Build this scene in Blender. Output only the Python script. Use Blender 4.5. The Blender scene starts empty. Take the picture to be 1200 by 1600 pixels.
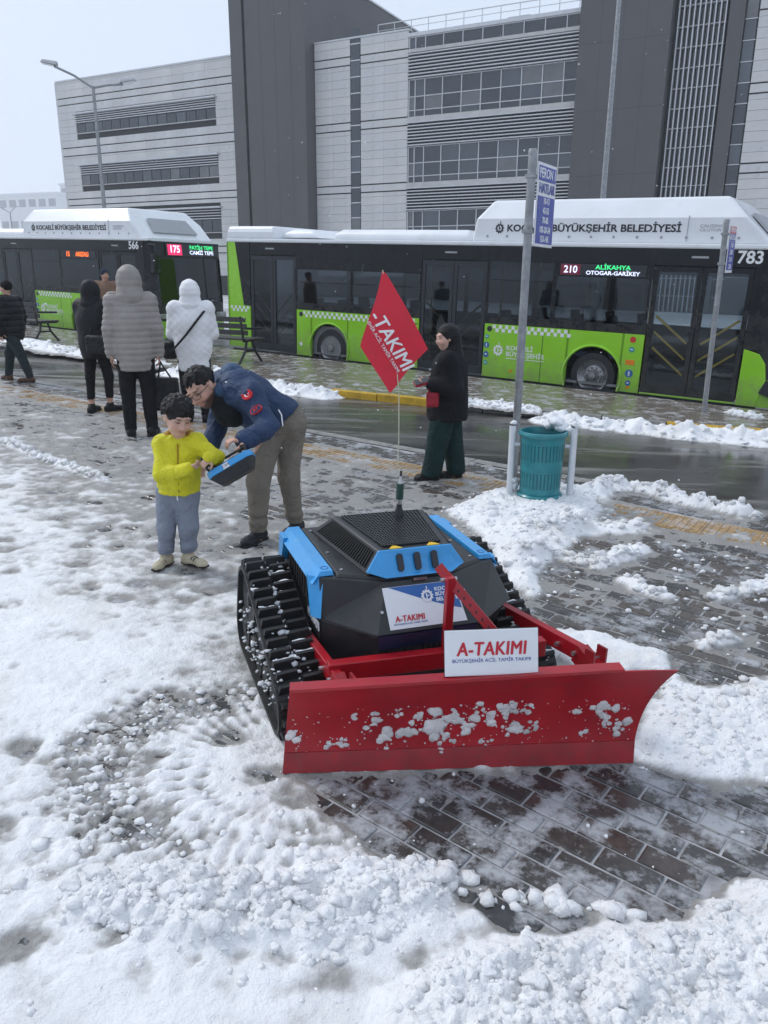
import bpy, math, random
import numpy as np
from mathutils import Matrix, Vector
random.seed(7); RNG = np.random.default_rng(11)
SC = bpy.context.scene; COL = SC.collection
R = math.radians

# ------------------------------------------------------------------ camera, sky, sun, exposure
CAMZ = 1.85
def _cam():
    cd = bpy.data.cameras.new('camera'); co = bpy.data.objects.new('camera', cd); COL.objects.link(co)
    p, r = R(16.85), R(0.32)
    fw = Vector((0, math.cos(p), -math.sin(p))); up0 = Vector((0, math.sin(p), math.cos(p))); rt0 = Vector((1, 0, 0))
    rt = rt0*math.cos(r)+up0*math.sin(r); up = up0*math.cos(r)-rt0*math.sin(r)
    m = Matrix((rt, up, -fw)).transposed().to_4x4(); m.translation = (0, 0, CAMZ)
    co.matrix_world = m
    cd.sensor_fit = 'VERTICAL'; cd.sensor_height = 36; cd.lens = 36*1202/1600
    cd.clip_start = .05; cd.clip_end = 3000
    SC.camera = co
_cam()
SUN_EL, SUN_AZ = R(44), R(300)          # bright cloud to the left beyond the building; azimuth clockwise from +Y
w = bpy.data.worlds.new('World'); SC.world = w; w.use_nodes = True
nt = w.node_tree; nt.nodes.clear()
sky = nt.nodes.new('ShaderNodeTexSky'); sky.sky_type = 'NISHITA'; sky.sun_disc = False
sky.sun_elevation = SUN_EL; sky.sun_rotation = SUN_AZ; sky.air_density = 1.0; sky.dust_density = 4.0; sky.ozone_density = 1.0
hs = nt.nodes.new('ShaderNodeHueSaturation'); hs.inputs['Saturation'].default_value = .42; hs.inputs['Value'].default_value = 1.0
bgm = nt.nodes.new('ShaderNodeMix'); bgm.data_type = 'RGBA'; bgm.inputs[0].default_value = .85
bgm.inputs[7].default_value = (6.0, 6.9, 8.4, 1)      # even cloud sheet in the sky's own units
bg = nt.nodes.new('ShaderNodeBackground'); bg.inputs[1].default_value = .105
wo = nt.nodes.new('ShaderNodeOutputWorld')
nt.links.new(sky.outputs[0], hs.inputs['Color']); nt.links.new(hs.outputs[0], bgm.inputs[6]); nt.links.new(bgm.outputs[2], bg.inputs[0])
nt.links.new(bg.outputs[0], wo.inputs[0])
sl = bpy.data.lights.new('sun', 'SUN'); sl.energy = 1.3; sl.angle = R(16); sl.color = (1, .985, .96)
so = bpy.data.objects.new('sun', sl); COL.objects.link(so)
sd_ = Vector((math.sin(SUN_AZ)*math.cos(SUN_EL), math.cos(SUN_AZ)*math.cos(SUN_EL), math.sin(SUN_EL)))
so.rotation_euler = sd_.to_track_quat('Z', 'Y').to_euler(); so.location = (0, -10, 40)
SC.view_settings.view_transform = 'Standard'; SC.view_settings.look = 'None'
SC.view_settings.exposure = 0.27; SC.view_settings.gamma = 1.0; SC.view_settings.use_curve_mapping = False
SC.render.engine = 'CYCLES'
SC.cycles.max_bounces = 6; SC.cycles.transparent_max_bounces = 12; SC.cycles.use_denoising = True
SC.cycles.volume_bounces = 1

# ------------------------------------------------------------------ ground frame: u along the road (away to the left), v across it
TH = R(34); SL = .03
UD = np.array([-math.cos(TH), math.sin(TH)]); VD = np.array([math.sin(TH), math.cos(TH)])
def G(x, y): return SL*np.clip(np.asarray(x)*UD[0]+np.asarray(y)*UD[1], -20, 30)
def UV(u, v, h=0.0):
    p = UD*u+VD*v; return (float(p[0]), float(p[1]), float(SL*min(max(u, -20), 30)+h))
def onground(x, y, h=0): return (x, y, float(G(x, y))+h)

# ------------------------------------------------------------------ objects
def tag(o, label=None, cat=None, group=None, kind=None):
    if label: o['label'] = label
    if cat: o['category'] = cat
    if group: o['group'] = group
    if kind: o['kind'] = kind
    return o
def add(o, parent=None):
    COL.objects.link(o)
    if parent is not None: o.parent = parent
    return o
def empty(name, loc=(0, 0, 0), rot=None, scale=1):
    o = bpy.data.objects.new(name, None); o.empty_display_size = .1; add(o)
    o.location = loc
    if rot is not None:
        if isinstance(rot, Matrix): o.rotation_euler = rot.to_euler()
        else: o.rotation_euler = rot
    o.scale = (scale,)*3
    return o
def mesh(name, v, f, mats, fm=None, smooth=False):
    me = bpy.data.meshes.new(name)
    v = np.asarray(v, dtype=np.float32).reshape(-1, 3)
    if isinstance(f, np.ndarray):
        n, k = f.shape
        me.vertices.add(len(v)); me.vertices.foreach_set('co', v.ravel())
        me.loops.add(n*k); me.loops.foreach_set('vertex_index', f.ravel().astype(np.int32))
        me.polygons.add(n); me.polygons.foreach_set('loop_start', np.arange(0, n*k, k, dtype=np.int32))
        me.update(calc_edges=True)
    else:
        me.from_pydata(v.tolist(), [], f)
    for m in (mats if isinstance(mats, (list, tuple)) else [mats]): me.materials.append(m)
    if fm is not None: me.polygons.foreach_set('material_index', np.asarray(fm, dtype=np.int32))
    if smooth: me.polygons.foreach_set('use_smooth', np.ones(len(me.polygons), dtype=bool))
    me.update(); return me
def obj(name, v, f, mats, parent=None, fm=None, smooth=False, loc=None, rot=None):
    o = bpy.data.objects.new(name, mesh(name, v, f, mats, fm, smooth)); add(o, parent)
    if loc is not None: o.location = loc
    if rot is not None: o.rotation_euler = rot
    return o
def bevel(o, w=.004, seg=2, ang=40):
    m = o.modifiers.new('bevel', 'BEVEL'); m.width = w; m.segments = seg; m.limit_method = 'ANGLE'; m.angle_limit = R(ang); m.harden_normals = False
    return o
def colattr(me, cols):
    a = me.color_attributes.new('Col', 'FLOAT_COLOR', 'POINT')
    c = np.ones((len(me.vertices), 4), dtype=np.float32); c[:, :3] = cols; a.data.foreach_set('color', c.ravel())

def frame(p0, p1):
    z = (Vector(p1)-Vector(p0)); L = z.length; z = z/L if L else Vector((0, 0, 1))
    a = Vector((0, 0, 1)) if abs(z.z) < .95 else Vector((1, 0, 0))
    x = a.cross(z).normalized(); y = z.cross(x)
    return x, y, z, L
class MB:
    def __init__(s): s.v = []; s.f = []; s.m = []; s.cur = 0
    def raw(s, v, f):
        b = len(s.v); s.v += [tuple(q) for q in v]
        for q in f: s.f.append([i+b for i in q]); s.m.append(s.cur)
        return s
    def box(s, x0, x1, y0, y1, z0, z1, M=None):
        v = [(x, y, z) for z in (z0, z1) for y in (y0, y1) for x in (x0, x1)]
        if M is not None: v = [tuple(M @ Vector(q)) for q in v]
        return s.raw(v, [(0, 2, 3, 1), (4, 5, 7, 6), (0, 1, 5, 4), (2, 6, 7, 3), (0, 4, 6, 2), (1, 3, 7, 5)])
    def hexa(s, lo, hi):          # two quads (4 points each, same order) joined
        n = len(lo); v = list(lo)+list(hi)
        f = [tuple(range(n-1, -1, -1)), tuple(range(n, 2*n))]+[(i, (i+1) % n, n+(i+1) % n, n+i) for i in range(n)]
        return s.raw(v, f)
    def bar(s, p0, p1, w, h, up=(0, 0, 1)):
        p0, p1 = Vector(p0), Vector(p1); z = (p1-p0).normalized(); x = Vector(up).cross(z)
        x = x.normalized() if x.length > 1e-5 else Vector((1, 0, 0)); y = z.cross(x)
        q = [x*(a*w/2)+y*(b*h/2) for a, b in ((-1, -1), (1, -1), (1, 1), (-1, 1))]
        return s.hexa([p0+k for k in q], [p1+k for k in q])
    def cyl(s, p0, p1, r0, r1=None, n=14, caps=True):
        r1 = r0 if r1 is None else r1; x, y, z, L = frame(p0, p1); p0, p1 = Vector(p0), Vector(p1)
        c = [(math.cos(2*math.pi*i/n), math.sin(2*math.pi*i/n)) for i in range(n)]
        v = [p0+x*(a*r0)+y*(b*r0) for a, b in c]+[p1+x*(a*r1)+y*(b*r1) for a, b in c]
        f = [(i, (i+1) % n, n+(i+1) % n, n+i) for i in range(n)]
        if caps: f += [tuple(range(n-1, -1, -1)), tuple(range(n, 2*n))]
        return s.raw(v, f)
    def tube(s, pts, r, n=8, caps=True):
        pts = [Vector(p) for p in pts]; k = len(pts); v = []
        rr = r if isinstance(r, (list, tuple)) else [r]*k
        prev = None
        for i, p in enumerate(pts):
            d = (pts[min(i+1, k-1)]-pts[max(i-1, 0)]).normalized()
            if prev is None:
                a = Vector((0, 0, 1)) if abs(d.z) < .9 else Vector((1, 0, 0)); x = a.cross(d).normalized()
            else: x = (prev-d*prev.dot(d)).normalized()
            prev = x; y = d.cross(x)
            v += [p+x*(rr[i]*math.cos(2*math.pi*j/n))+y*(rr[i]*math.sin(2*math.pi*j/n)) for j in range(n)]
        f = [(i*n+j, i*n+(j+1) % n, (i+1)*n+(j+1) % n, (i+1)*n+j) for i in range(k-1) for j in range(n)]
        if caps: f += [tuple(range(n-1, -1, -1)), tuple(range((k-1)*n, k*n))]
        return s.raw(v, f)
    def lathe(s, prof, n=24, M=None, closed=False):   # prof: (r, z)
        v = [(r*math.cos(2*math.pi*j/n), r*math.sin(2*math.pi*j/n), z) for r, z in prof for j in range(n)]
        if M is not None: v = [tuple(M @ Vector(q)) for q in v]
        k = len(prof); f = [(i*n+j, i*n+(j+1) % n, (i+1)*n+(j+1) % n, (i+1)*n+j) for i in range(k-1) for j in range(n)]
        if closed: f += [((k-1)*n+j, (k-1)*n+(j+1) % n, (j+1) % n, j) for j in range(n)]
        return s.raw(v, f)
    def prism(s, poly, y0, y1, M=None):               # poly in x,z ; extruded along y
        lo = [(x, y0, z) for x, z in poly]; hi = [(x, y1, z) for x, z in poly]
        if M is not None: lo = [tuple(M @ Vector(q)) for q in lo]; hi = [tuple(M @ Vector(q)) for q in hi]
        return s.hexa(lo, hi)
    def build(s, name, mats, parent=None, smooth=False, bev=0, seg=2):
        o = obj(name, s.v, s.f, mats, parent, s.m if isinstance(mats, (list, tuple)) else None, smooth)
        if bev: bevel(o, bev, seg)
        if smooth: autosmooth(o)
        return o
def autosmooth(o, ang=40):
    me = o.data
    import bmesh
    bm = bmesh.new(); bm.from_mesh(me)
    for e in bm.edges:
        if len(e.link_faces) == 2: e.smooth = e.calc_face_angle(0) < R(ang)
    for f in bm.faces: f.smooth = True
    bm.normal_update(); bm.to_mesh(me); bm.free()
def fixn(o):
    import bmesh
    bm = bmesh.new(); bm.from_mesh(o.data); bmesh.ops.recalc_face_normals(bm, faces=bm.faces); bm.to_mesh(o.data); bm.free(); return o

# ------------------------------------------------------------------ noise
def _h(ix, iy, iz, seed):
    n = (ix*374761393+iy*668265263+iz*2147483647+seed*974634777) & 0xffffffff
    n = ((n ^ (n >> 13))*1274126177) & 0xffffffff
    return ((n ^ (n >> 16)) & 0xffff).astype(np.float32)/65535.0
def vnoise(x, y, z=None, seed=0):
    x = np.asarray(x, dtype=np.float64); y = np.asarray(y, dtype=np.float64)
    ix = np.floor(x).astype(np.int64); iy = np.floor(y).astype(np.int64); fx = x-ix; fy = y-iy
    sx = fx*fx*fx*(fx*(fx*6-15)+10); sy = fy*fy*fy*(fy*(fy*6-15)+10)
    def lay(iz):
        a = _h(ix, iy, iz, seed); b = _h(ix+1, iy, iz, seed); c = _h(ix, iy+1, iz, seed); d = _h(ix+1, iy+1, iz, seed)
        return (a+(b-a)*sx)*(1-sy)+(c+(d-c)*sx)*sy
    if z is None: return lay(np.zeros_like(ix))
    z = np.asarray(z, dtype=np.float64); iz = np.floor(z).astype(np.int64); fz = z-iz; sz = fz*fz*(3-2*fz)
    a = lay(iz); return a+(lay(iz+1)-a)*sz
def fbm(x, y, oct=4, seed=0, gain=.5, z=None):
    t = 0; a = 1; n = 0
    for o in range(oct):
        t = t+a*(vnoise(x*2**o, y*2**o, None if z is None else z*2**o, seed+o*17)-.5); n += a; a *= gain
    return t/n*2
def worley(x, y, seed=0):
    ix = np.floor(x).astype(np.int64); iy = np.floor(y).astype(np.int64)
    d1 = np.full(np.shape(x), 9.0); idv = np.zeros(np.shape(x)); d2 = d1.copy()
    for a in (-1, 0, 1):
        for b in (-1, 0, 1):
            cx, cy = ix+a, iy+b; z0 = np.zeros_like(cx)
            px = cx+_h(cx, cy, z0, seed); py = cy+_h(cx, cy, z0, seed+5)
            d = np.hypot(px-x, py-y); hid = _h(cx, cy, z0, seed+9)
            m = d < d1; d2 = np.where(m, d1, np.minimum(d2, d)); idv = np.where(m, hid, idv); d1 = np.where(m, d, d1)
    return d1, d2, idv
def sdpoly(x, y, P):             # signed distance to polygon, negative inside
    d = np.full(np.shape(x), 1e9); ins = np.zeros(np.shape(x), dtype=bool); n = len(P)
    for i in range(n):
        ax, ay = P[i]; bx, by = P[(i+1) % n]
        ex, ey = bx-ax, by-ay; t = np.clip(((x-ax)*ex+(y-ay)*ey)/(ex*ex+ey*ey), 0, 1)
        d = np.minimum(d, np.hypot(x-ax-t*ex, y-ay-t*ey))
        c = ((ay > y) != (by > y)) & (x < (bx-ax)*(y-ay)/(by-ay+1e-12)+ax); ins ^= c
    return np.where(ins, -d, d)
def sdline(x, y, P):
    d = np.full(np.shape(x), 1e9)
    for (ax, ay), (bx, by) in zip(P[:-1], P[1:]):
        ex, ey = bx-ax, by-ay; t = np.clip(((x-ax)*ex+(y-ay)*ey)/(ex*ex+ey*ey), 0, 1)
        d = np.minimum(d, np.hypot(x-ax-t*ex, y-ay-t*ey))
    return d
def sstep(a, b, x):
    t = np.clip((x-a)/(b-a), 0, 1); return t*t*(3-2*t)

# ------------------------------------------------------------------ materials
def nodes(name):
    m = bpy.data.materials.new(name); m.use_nodes = True; n = m.node_tree; n.nodes.clear()
    out = n.nodes.new('ShaderNodeOutputMaterial'); b = n.nodes.new('ShaderNodeBsdfPrincipled')
    n.links.new(b.outputs[0], out.inputs[0]); return m, n, b, out
def noise_node(n, scale, detail=4, coord='Object', rough=.55, stretch=None):
    if coord == 'Position': tc = n.nodes.new('ShaderNodeNewGeometry'); o = tc.outputs['Position']
    else: tc = n.nodes.new('ShaderNodeTexCoord'); o = tc.outputs[coord]
    if stretch:
        mp = n.nodes.new('ShaderNodeMapping'); mp.inputs['Rotation'].default_value = stretch[0]; mp.inputs['Scale'].default_value = stretch[1]
        n.links.new(o, mp.inputs[0]); o = mp.outputs[0]
    t = n.nodes.new('ShaderNodeTexNoise'); t.inputs['Scale'].default_value = scale; t.inputs['Detail'].default_value = detail; t.inputs['Roughness'].default_value = rough
    n.links.new(o, t.inputs['Vector']); return t
def ramp(n, src, a, b, ca=0.0, cb=1.0):
    r = n.nodes.new('ShaderNodeMapRange'); r.inputs[1].default_value = a; r.inputs[2].default_value = b; r.inputs[3].default_value = ca; r.inputs[4].default_value = cb
    r.clamp = True; n.links.new(src, r.inputs[0]); return r.outputs[0]
def mixc(n, fac, a, b):
    x = n.nodes.new('ShaderNodeMix'); x.data_type = 'RGBA'
    for i, q in ((0, fac), (6, a), (7, b)):
        if isinstance(q, (int, float)): x.inputs[i].default_value = q
        elif isinstance(q, tuple): x.inputs[i].default_value = q if len(q) == 4 else q+(1,)
        else: n.links.new(q, x.inputs[i])
    return x.outputs[2]
def bump(n, b, src, strength, dist):
    k = n.nodes.new('ShaderNodeBump'); k.inputs['Strength'].default_value = strength; k.inputs['Distance'].default_value = dist
    n.links.new(src, k.inputs['Height']); n.links.new(k.outputs[0], b.inputs['Normal']); return k
def pm(name, col, rough=.5, metal=0, var=.18, vs=6, bmp=0, bs=60, bd=.002, coat=0, spec=.5, emit=0, dirt=0, dirtcol=(.25, .23, .2), sss=0):
    m, n, b, out = nodes(name)
    t = noise_node(n, vs, 5)
    dark = tuple(c*(1-var) for c in col); lite = tuple(min(1, c*(1+var)) for c in col)
    c = mixc(n, ramp(n, t.outputs[0], .3, .7), dark, lite)
    if dirt:
        d = noise_node(n, vs*2.3, 6); c = mixc(n, ramp(n, d.outputs[0], .62-dirt*.3, .8, 0, min(.9, dirt+.3)), c, dirtcol)
    n.links.new(c, b.inputs['Base Color'])
    b.inputs['Metallic'].default_value = metal; b.inputs['Specular IOR Level'].default_value = spec
    n.links.new(ramp(n, t.outputs[0], .25, .75, max(.02, rough*.8), min(1, rough*1.2)), b.inputs['Roughness'])
    if coat: b.inputs['Coat Weight'].default_value = coat; b.inputs['Coat Roughness'].default_value = .08
    if bmp: bump(n, b, noise_node(n, bs, 3).outputs[0], bmp, bd)
    if emit: n.links.new(c, b.inputs['Emission Color']); b.inputs['Emission Strength'].default_value = emit
    if sss: b.inputs['Subsurface Weight'].default_value = sss; b.inputs['Subsurface Radius'].default_value = (.02, .008, .005)
    return m
def vcm(name, rough=.6, bmp=.25, bs=90, bd=.002, var=.12, sss=0, spec=.4):    # vertex-coloured
    m, n, b, out = nodes(name)
    a = n.nodes.new('ShaderNodeVertexColor'); a.layer_name = 'Col'
    t = noise_node(n, 14, 5); hv = n.nodes.new('ShaderNodeHueSaturation'); n.links.new(a.outputs[0], hv.inputs['Color'])
    n.links.new(ramp(n, t.outputs[0], .3, .7, 1-var, 1+var), hv.inputs['Value']); n.links.new(hv.outputs[0], b.inputs['Base Color'])
    b.inputs['Roughness'].default_value = rough; b.inputs['Specular IOR Level'].default_value = spec
    if bmp: bump(n, b, noise_node(n, bs, 4).outputs[0], bmp, bd)
    if sss: b.inputs['Subsurface Weight'].default_value = sss; b.inputs['Subsurface Radius'].default_value = (.012, .004, .003)
    return m
def glassm(name, tint, refl=.12):
    m, n, b, out = nodes(name); n.nodes.remove(b)
    tr = n.nodes.new('ShaderNodeBsdfTransparent'); tr.inputs[0].default_value = tint+(1,)
    gl = n.nodes.new('ShaderNodeBsdfGlossy'); gl.inputs['Roughness'].default_value = .03; gl.inputs['Color'].default_value = (.9, .95, 1, 1)
    fr = n.nodes.new('ShaderNodeFresnel'); fr.inputs[0].default_value = 1.5
    mx = n.nodes.new('ShaderNodeMixShader'); n.links.new(fr.outputs[0], mx.inputs[0]); n.links.new(tr.outputs[0], mx.inputs[1]); n.links.new(gl.outputs[0], mx.inputs[2])
    n.links.new(mx.outputs[0], out.inputs[0]); return m

# ------------------------------------------------------------------ lettering
_tc = {}
def text(name, s, size, mat, parent, M, ext=.0008, bold=0.0, shear=0.0, sx=1.0, align='CENTER', space=1.0, fat=0.0):
    key = (s, size, ext, bold, shear, sx, align, space, fat, mat.name)
    me = _tc.get(key)
    if me is None:
        cu = bpy.data.curves.new(name, 'FONT'); cu.body = s; cu.size = size; cu.extrude = ext; cu.offset = bold; cu.shear = shear
        cu.align_x = align; cu.align_y = 'CENTER'; cu.resolution_u = 3; cu.space_character = space
        o = bpy.data.objects.new(name, cu); COL.objects.link(o)
        me = bpy.data.meshes.new_from_object(o); bpy.data.objects.remove(o); bpy.data.curves.remove(cu)
        if sx != 1:
            for v in me.vertices: v.co.x *= sx
        if fat:
            v0 = np.array([v.co[:] for v in me.vertices]); f0 = [list(p.vertices) for p in me.polygons]; VV = []; FF = []
            for k, (dx, dy) in enumerate(((0, 0), (-fat, 0), (fat, 0), (0, -fat*.6), (0, fat*.6))): VV.append(v0+np.array([dx, dy, ext*.35*k])); FF += [[q+k*len(v0) for q in p] for p in f0]
            me = mesh(name, np.concatenate(VV), FF, mat)
        me.materials.clear(); me.materials.append(mat); _tc[key] = me
    o = bpy.data.objects.new(name, me); add(o, parent); o.matrix_local = M if M is not None else Matrix()
    return o
def face(origin, xdir, ydir):        # matrix whose x/y lie in a surface
    x = Vector(xdir).normalized(); y = Vector(ydir); y = (y-x*y.dot(x)).normalized(); z = x.cross(y)
    m = Matrix((x, y, z)).transposed().to_4x4(); m.translation = origin; return m

# ------------------------------------------------------------------ soft bodies: blended distance fields meshed on a grid
class Soft:
    def __init__(s, res=.01, pad=.06): s.res = res; s.p = []; s.pad = pad
    def cone(s, a, b, r0, r1=None, k=.03, op='+'): s.p.append(('c', np.array(a, float), np.array(b, float), r0, r0 if r1 is None else r1, k, op)); return s
    def ell(s, c, r, M=None, k=.03, op='+'): s.p.append(('e', np.array(c, float), np.array(r, float), M, None, k, op)); return s
    def box(s, c, h, M=None, rr=.01, k=.02, op='+'): s.p.append(('b', np.array(c, float), np.array(h, float), M, rr, k, op)); return s
    def plane(s, p, n, k=.005): s.p.append(('p', np.array(p, float), np.array(n, float)/np.linalg.norm(n), None, None, k, '&')); return s
    def inflate(s, d):
        q = Soft(s.res, s.pad)
        for t in s.p:
            if t[0] == 'c': q.p.append(('c', t[1], t[2], t[3]+d, t[4]+d, t[5], t[6]))
            elif t[0] == 'e': q.p.append(('e', t[1], t[2]+d, t[3], None, t[5], t[6]))
            else: q.p.append(t)
        return q
    def __add__(s, o): q = Soft(min(s.res, o.res), s.pad); q.p = s.p+o.p; return q
    def _bb(s, t):
        if t[0] == 'c': r = max(t[3], t[4]); return np.minimum(t[1], t[2])-r, np.maximum(t[1], t[2])+r
        if t[0] == 'e': r = t[2].max() if t[3] is not None else t[2]; return t[1]-r, t[1]+r
        r = np.linalg.norm(t[2]) if t[3] is not None else t[2]+.02; return t[1]-r, t[1]+r
    def mesh(s, disp=None):
        bb = [s._bb(t) for t in s.p if t[0] != 'p' and t[6] == '+']
        lo = np.min([b[0] for b in bb], 0)-s.pad; hi = np.max([b[1] for b in bb], 0)+s.pad
        n = np.ceil((hi-lo)/s.res).astype(int)+1
        ax = [lo[i]+s.res*np.arange(n[i]) for i in range(3)]
        D = np.full(n, .25, dtype=np.float32)
        for t in s.p:
            if t[0] == 'p':
                d = ((ax[0][:, None, None]-t[1][0])*t[2][0]+(ax[1][None, :, None]-t[1][1])*t[2][1]+(ax[2][None, None, :]-t[1][2])*t[2][2]).astype(np.float32)
                D = np.maximum(D, d); continue
            a, b = s._bb(t); m = .06+t[5]
            i0 = np.clip(np.floor((a-m-lo)/s.res).astype(int), 0, n-1); i1 = np.clip(np.ceil((b+m-lo)/s.res).astype(int)+1, 1, n)
            sl_ = tuple(slice(i0[i], i1[i]) for i in range(3))
            X = ax[0][sl_[0]][:, None, None].astype(np.float32); Y = ax[1][sl_[1]][None, :, None].astype(np.float32); Z = ax[2][sl_[2]][None, None, :].astype(np.float32)
            if t[0] == 'c':
                A, B = t[1], t[2]; e = B-A; L2 = max(e@e, 1e-9)
                h = np.clip(((X-A[0])*e[0]+(Y-A[1])*e[1]+(Z-A[2])*e[2])/L2, 0, 1)
                d = np.sqrt((X-A[0]-h*e[0])**2+(Y-A[1]-h*e[1])**2+(Z-A[2]-h*e[2])**2)-(t[3]+h*(t[4]-t[3]))
            else:
                x, y, z = X-t[1][0], Y-t[1][1], Z-t[1][2]
                if t[3] is not None:
                    M = np.array(t[3]); x, y, z = (M[0][0]*x+M[1][0]*y+M[2][0]*z, M[0][1]*x+M[1][1]*y+M[2][1]*z, M[0][2]*x+M[1][2]*y+M[2][2]*z)
                if t[0] == 'e':
                    r = t[2]; q = np.sqrt((x/r[0])**2+(y/r[1])**2+(z/r[2])**2); g = np.sqrt((x/r[0]**2)**2+(y/r[1]**2)**2+(z/r[2]**2)**2)+1e-6
                    d = q*(q-1)/g
                else:
                    h = t[2]-t[4]; qx, qy, qz = np.abs(x)-h[0], np.abs(y)-h[1], np.abs(z)-h[2]
                    d = np.sqrt(np.maximum(qx, 0)**2+np.maximum(qy, 0)**2+np.maximum(qz, 0)**2)+np.minimum(np.maximum(qx, np.maximum(qy, qz)), 0)-t[4]
            d = d.astype(np.float32); o = D[sl_]; k = t[5]
            if t[6] == '+':
                h = np.maximum(k-np.abs(o-d), 0)/k; D[sl_] = np.minimum(o, d)-h*h*k*.25
            else:
                d = -d; h = np.maximum(k-np.abs(o-d), 0)/k; D[sl_] = np.maximum(o, d)+h*h*k*.25
        if disp is not None:
            band = np.where(np.abs(D) < .05); P = [ax[i][band[i]] for i in range(3)]; D[band] += disp(*P).astype(np.float32)
        return surfnet(D, lo, s.res)
def surfnet(D, lo, res):
    D = D.copy()
    for a in range(3):
        sl_ = [slice(None)]*3
        for q in (0, -1): sl_[a] = q; D[tuple(sl_)] = np.maximum(D[tuple(sl_)], .01)
    S = D < 0; nx, ny, nz = D.shape
    c = np.zeros((nx-1, ny-1, nz-1), dtype=np.int8)
    for i in (0, 1):
        for j in (0, 1):
            for k in (0, 1): c += S[i:nx-1+i, j:ny-1+j, k:nz-1+k]
    act = np.argwhere((c > 0) & (c < 8)); 
    if len(act) == 0: return np.zeros((0, 3)), np.zeros((0, 4), int)
    vid = np.full(c.shape, -1, dtype=np.int64); vid[tuple(act.T)] = np.arange(len(act))
    P = np.zeros((len(act), 3)); cnt = np.zeros(len(act))
    I, J, K = act.T
    for a in range(3):
        o = [b for b in range(3) if b != a]
        for p in (0, 1):
            for q in (0, 1):
                f0 = [0, 0, 0]; f0[o[0]] = p; f0[o[1]] = q; f1 = list(f0); f1[a] = 1
                d0 = D[I+f0[0], J+f0[1], K+f0[2]]; d1 = D[I+f1[0], J+f1[1], K+f1[2]]; m = (d0 < 0) != (d1 < 0)
                t = np.where(m, d0/(d0-d1+1e-12), 0)
                pos = np.zeros((len(act), 3)); pos[:, o[0]] = p; pos[:, o[1]] = q; pos[:, a] = t
                P += pos*m[:, None]; cnt += m
    V = lo+(act+P/cnt[:, None])*res
    F = []
    for a in range(3):
        o = [b for b in range(3) if b != a]
        s0 = [slice(None)]*3; s1 = [slice(None)]*3; s0[a] = slice(0, -1); s1[a] = slice(1, None)
        A = S[tuple(s0)]; B = S[tuple(s1)]; e = np.argwhere(A != B)
        e = e[(e[:, o[0]] > 0) & (e[:, o[1]] > 0) & (e[:, o[0]] < D.shape[o[0]]-1) & (e[:, o[1]] < D.shape[o[1]]-1)]
        if not len(e): continue
        def at(p, q):
            g = e.copy(); g[:, o[0]] -= p; g[:, o[1]] -= q; return vid[tuple(g.T)]
        quad = np.stack([at(1, 1), at(0, 1), at(0, 0), at(1, 0)], 1)
        flip = A[tuple(e.T)]
        if a == 1: flip = ~flip
        quad[~flip] = quad[~flip][:, ::-1]; F.append(quad)
    F = np.concatenate(F); F = F[(F >= 0).all(1)]
    return V, F
def relax(V, F, it=2, lam=.5):
    for _ in range(it):
        S = np.zeros_like(V); c = np.zeros(len(V))
        for k in range(4):
            a, b = F[:, k], F[:, (k+1) % 4]
            np.add.at(S, a, V[b]); np.add.at(c, a, 1); np.add.at(S, b, V[a]); np.add.at(c, b, 1)
        c[c == 0] = 1; V = V+(S/c[:, None]-V)*lam
    return V
def soft_obj(name, soft, mat, parent=None, disp=None, cols=None, it=1):
    V, F = soft.mesh(disp); V = relax(V, F, it)
    o = obj(name, V, F, mat, parent, smooth=True)
    if cols is not None: colattr(o.data, cols(V))
    return o
# ================================================================== ground, paving, road, snow
def snowmat(name, rough=.55):
    m, n, b, out = nodes(name)
    a = n.nodes.new('ShaderNodeVertexColor'); a.layer_name = 'Col'
    t = noise_node(n, 5, 6, 'Position'); hv = n.nodes.new('ShaderNodeHueSaturation'); n.links.new(a.outputs[0], hv.inputs['Color'])
    n.links.new(ramp(n, t.outputs[0], .25, .75, .9, 1.08), hv.inputs['Value']); n.links.new(hv.outputs[0], b.inputs['Base Color'])
    w_ = noise_node(n, 17, 4, 'Position'); n.links.new(ramp(n, w_.outputs[0], .3, .7, rough-.22, rough+.15), b.inputs['Roughness'])
    b.inputs['Specular IOR Level'].default_value = .35
    f = noise_node(n, 130, 5, 'Position', .7); g = noise_node(n, 38, 4, 'Position', .6)
    ad = n.nodes.new('ShaderNodeMath'); ad.operation = 'MULTIPLY_ADD'; n.links.new(g.outputs[0], ad.inputs[0]); ad.inputs[1].default_value = 2.2; n.links.new(f.outputs[0], ad.inputs[2])
    bump(n, b, ad.outputs[0], .8, .008); return m
M_SNOW = snowmat('snow')
def pavermat(name, col, smear=.5, wet=.22):
    m, n, b, out = nodes(name)
    t = noise_node(n, 30, 5, 'Position'); c = mixc(n, ramp(n, t.outputs[0], .3, .7), tuple(q*.7 for q in col), tuple(q*1.35 for q in col))
    s1 = noise_node(n, 5.5, 7, 'Position', .68); s2 = noise_node(n, 60, 3, 'Position', .6)
    mu = n.nodes.new('ShaderNodeMath'); mu.operation = 'MULTIPLY_ADD'; n.links.new(s2.outputs[0], mu.inputs[0]); mu.inputs[1].default_value = .16; n.links.new(s1.outputs[0], mu.inputs[2])
    fac = ramp(n, mu.outputs[0], .66-.16*smear, .80-.16*smear, 0, .8)
    c = mixc(n, fac, c, (.44, .455, .48)); n.links.new(c, b.inputs['Base Color'])
    n.links.new(ramp(n, fac, 0, .6, wet, .6), b.inputs['Roughness'])
    bump(n, b, noise_node(n, 220, 3, 'Position').outputs[0], .35, .002); return m
M_PAV = [pavermat('paver_grey', (.055, .051, .047), .75, .13), pavermat('paver_brown', (.06, .047, .041), .7, .13), pavermat('paver_dark', (.038, .037, .036), .65, .13)]
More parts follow.
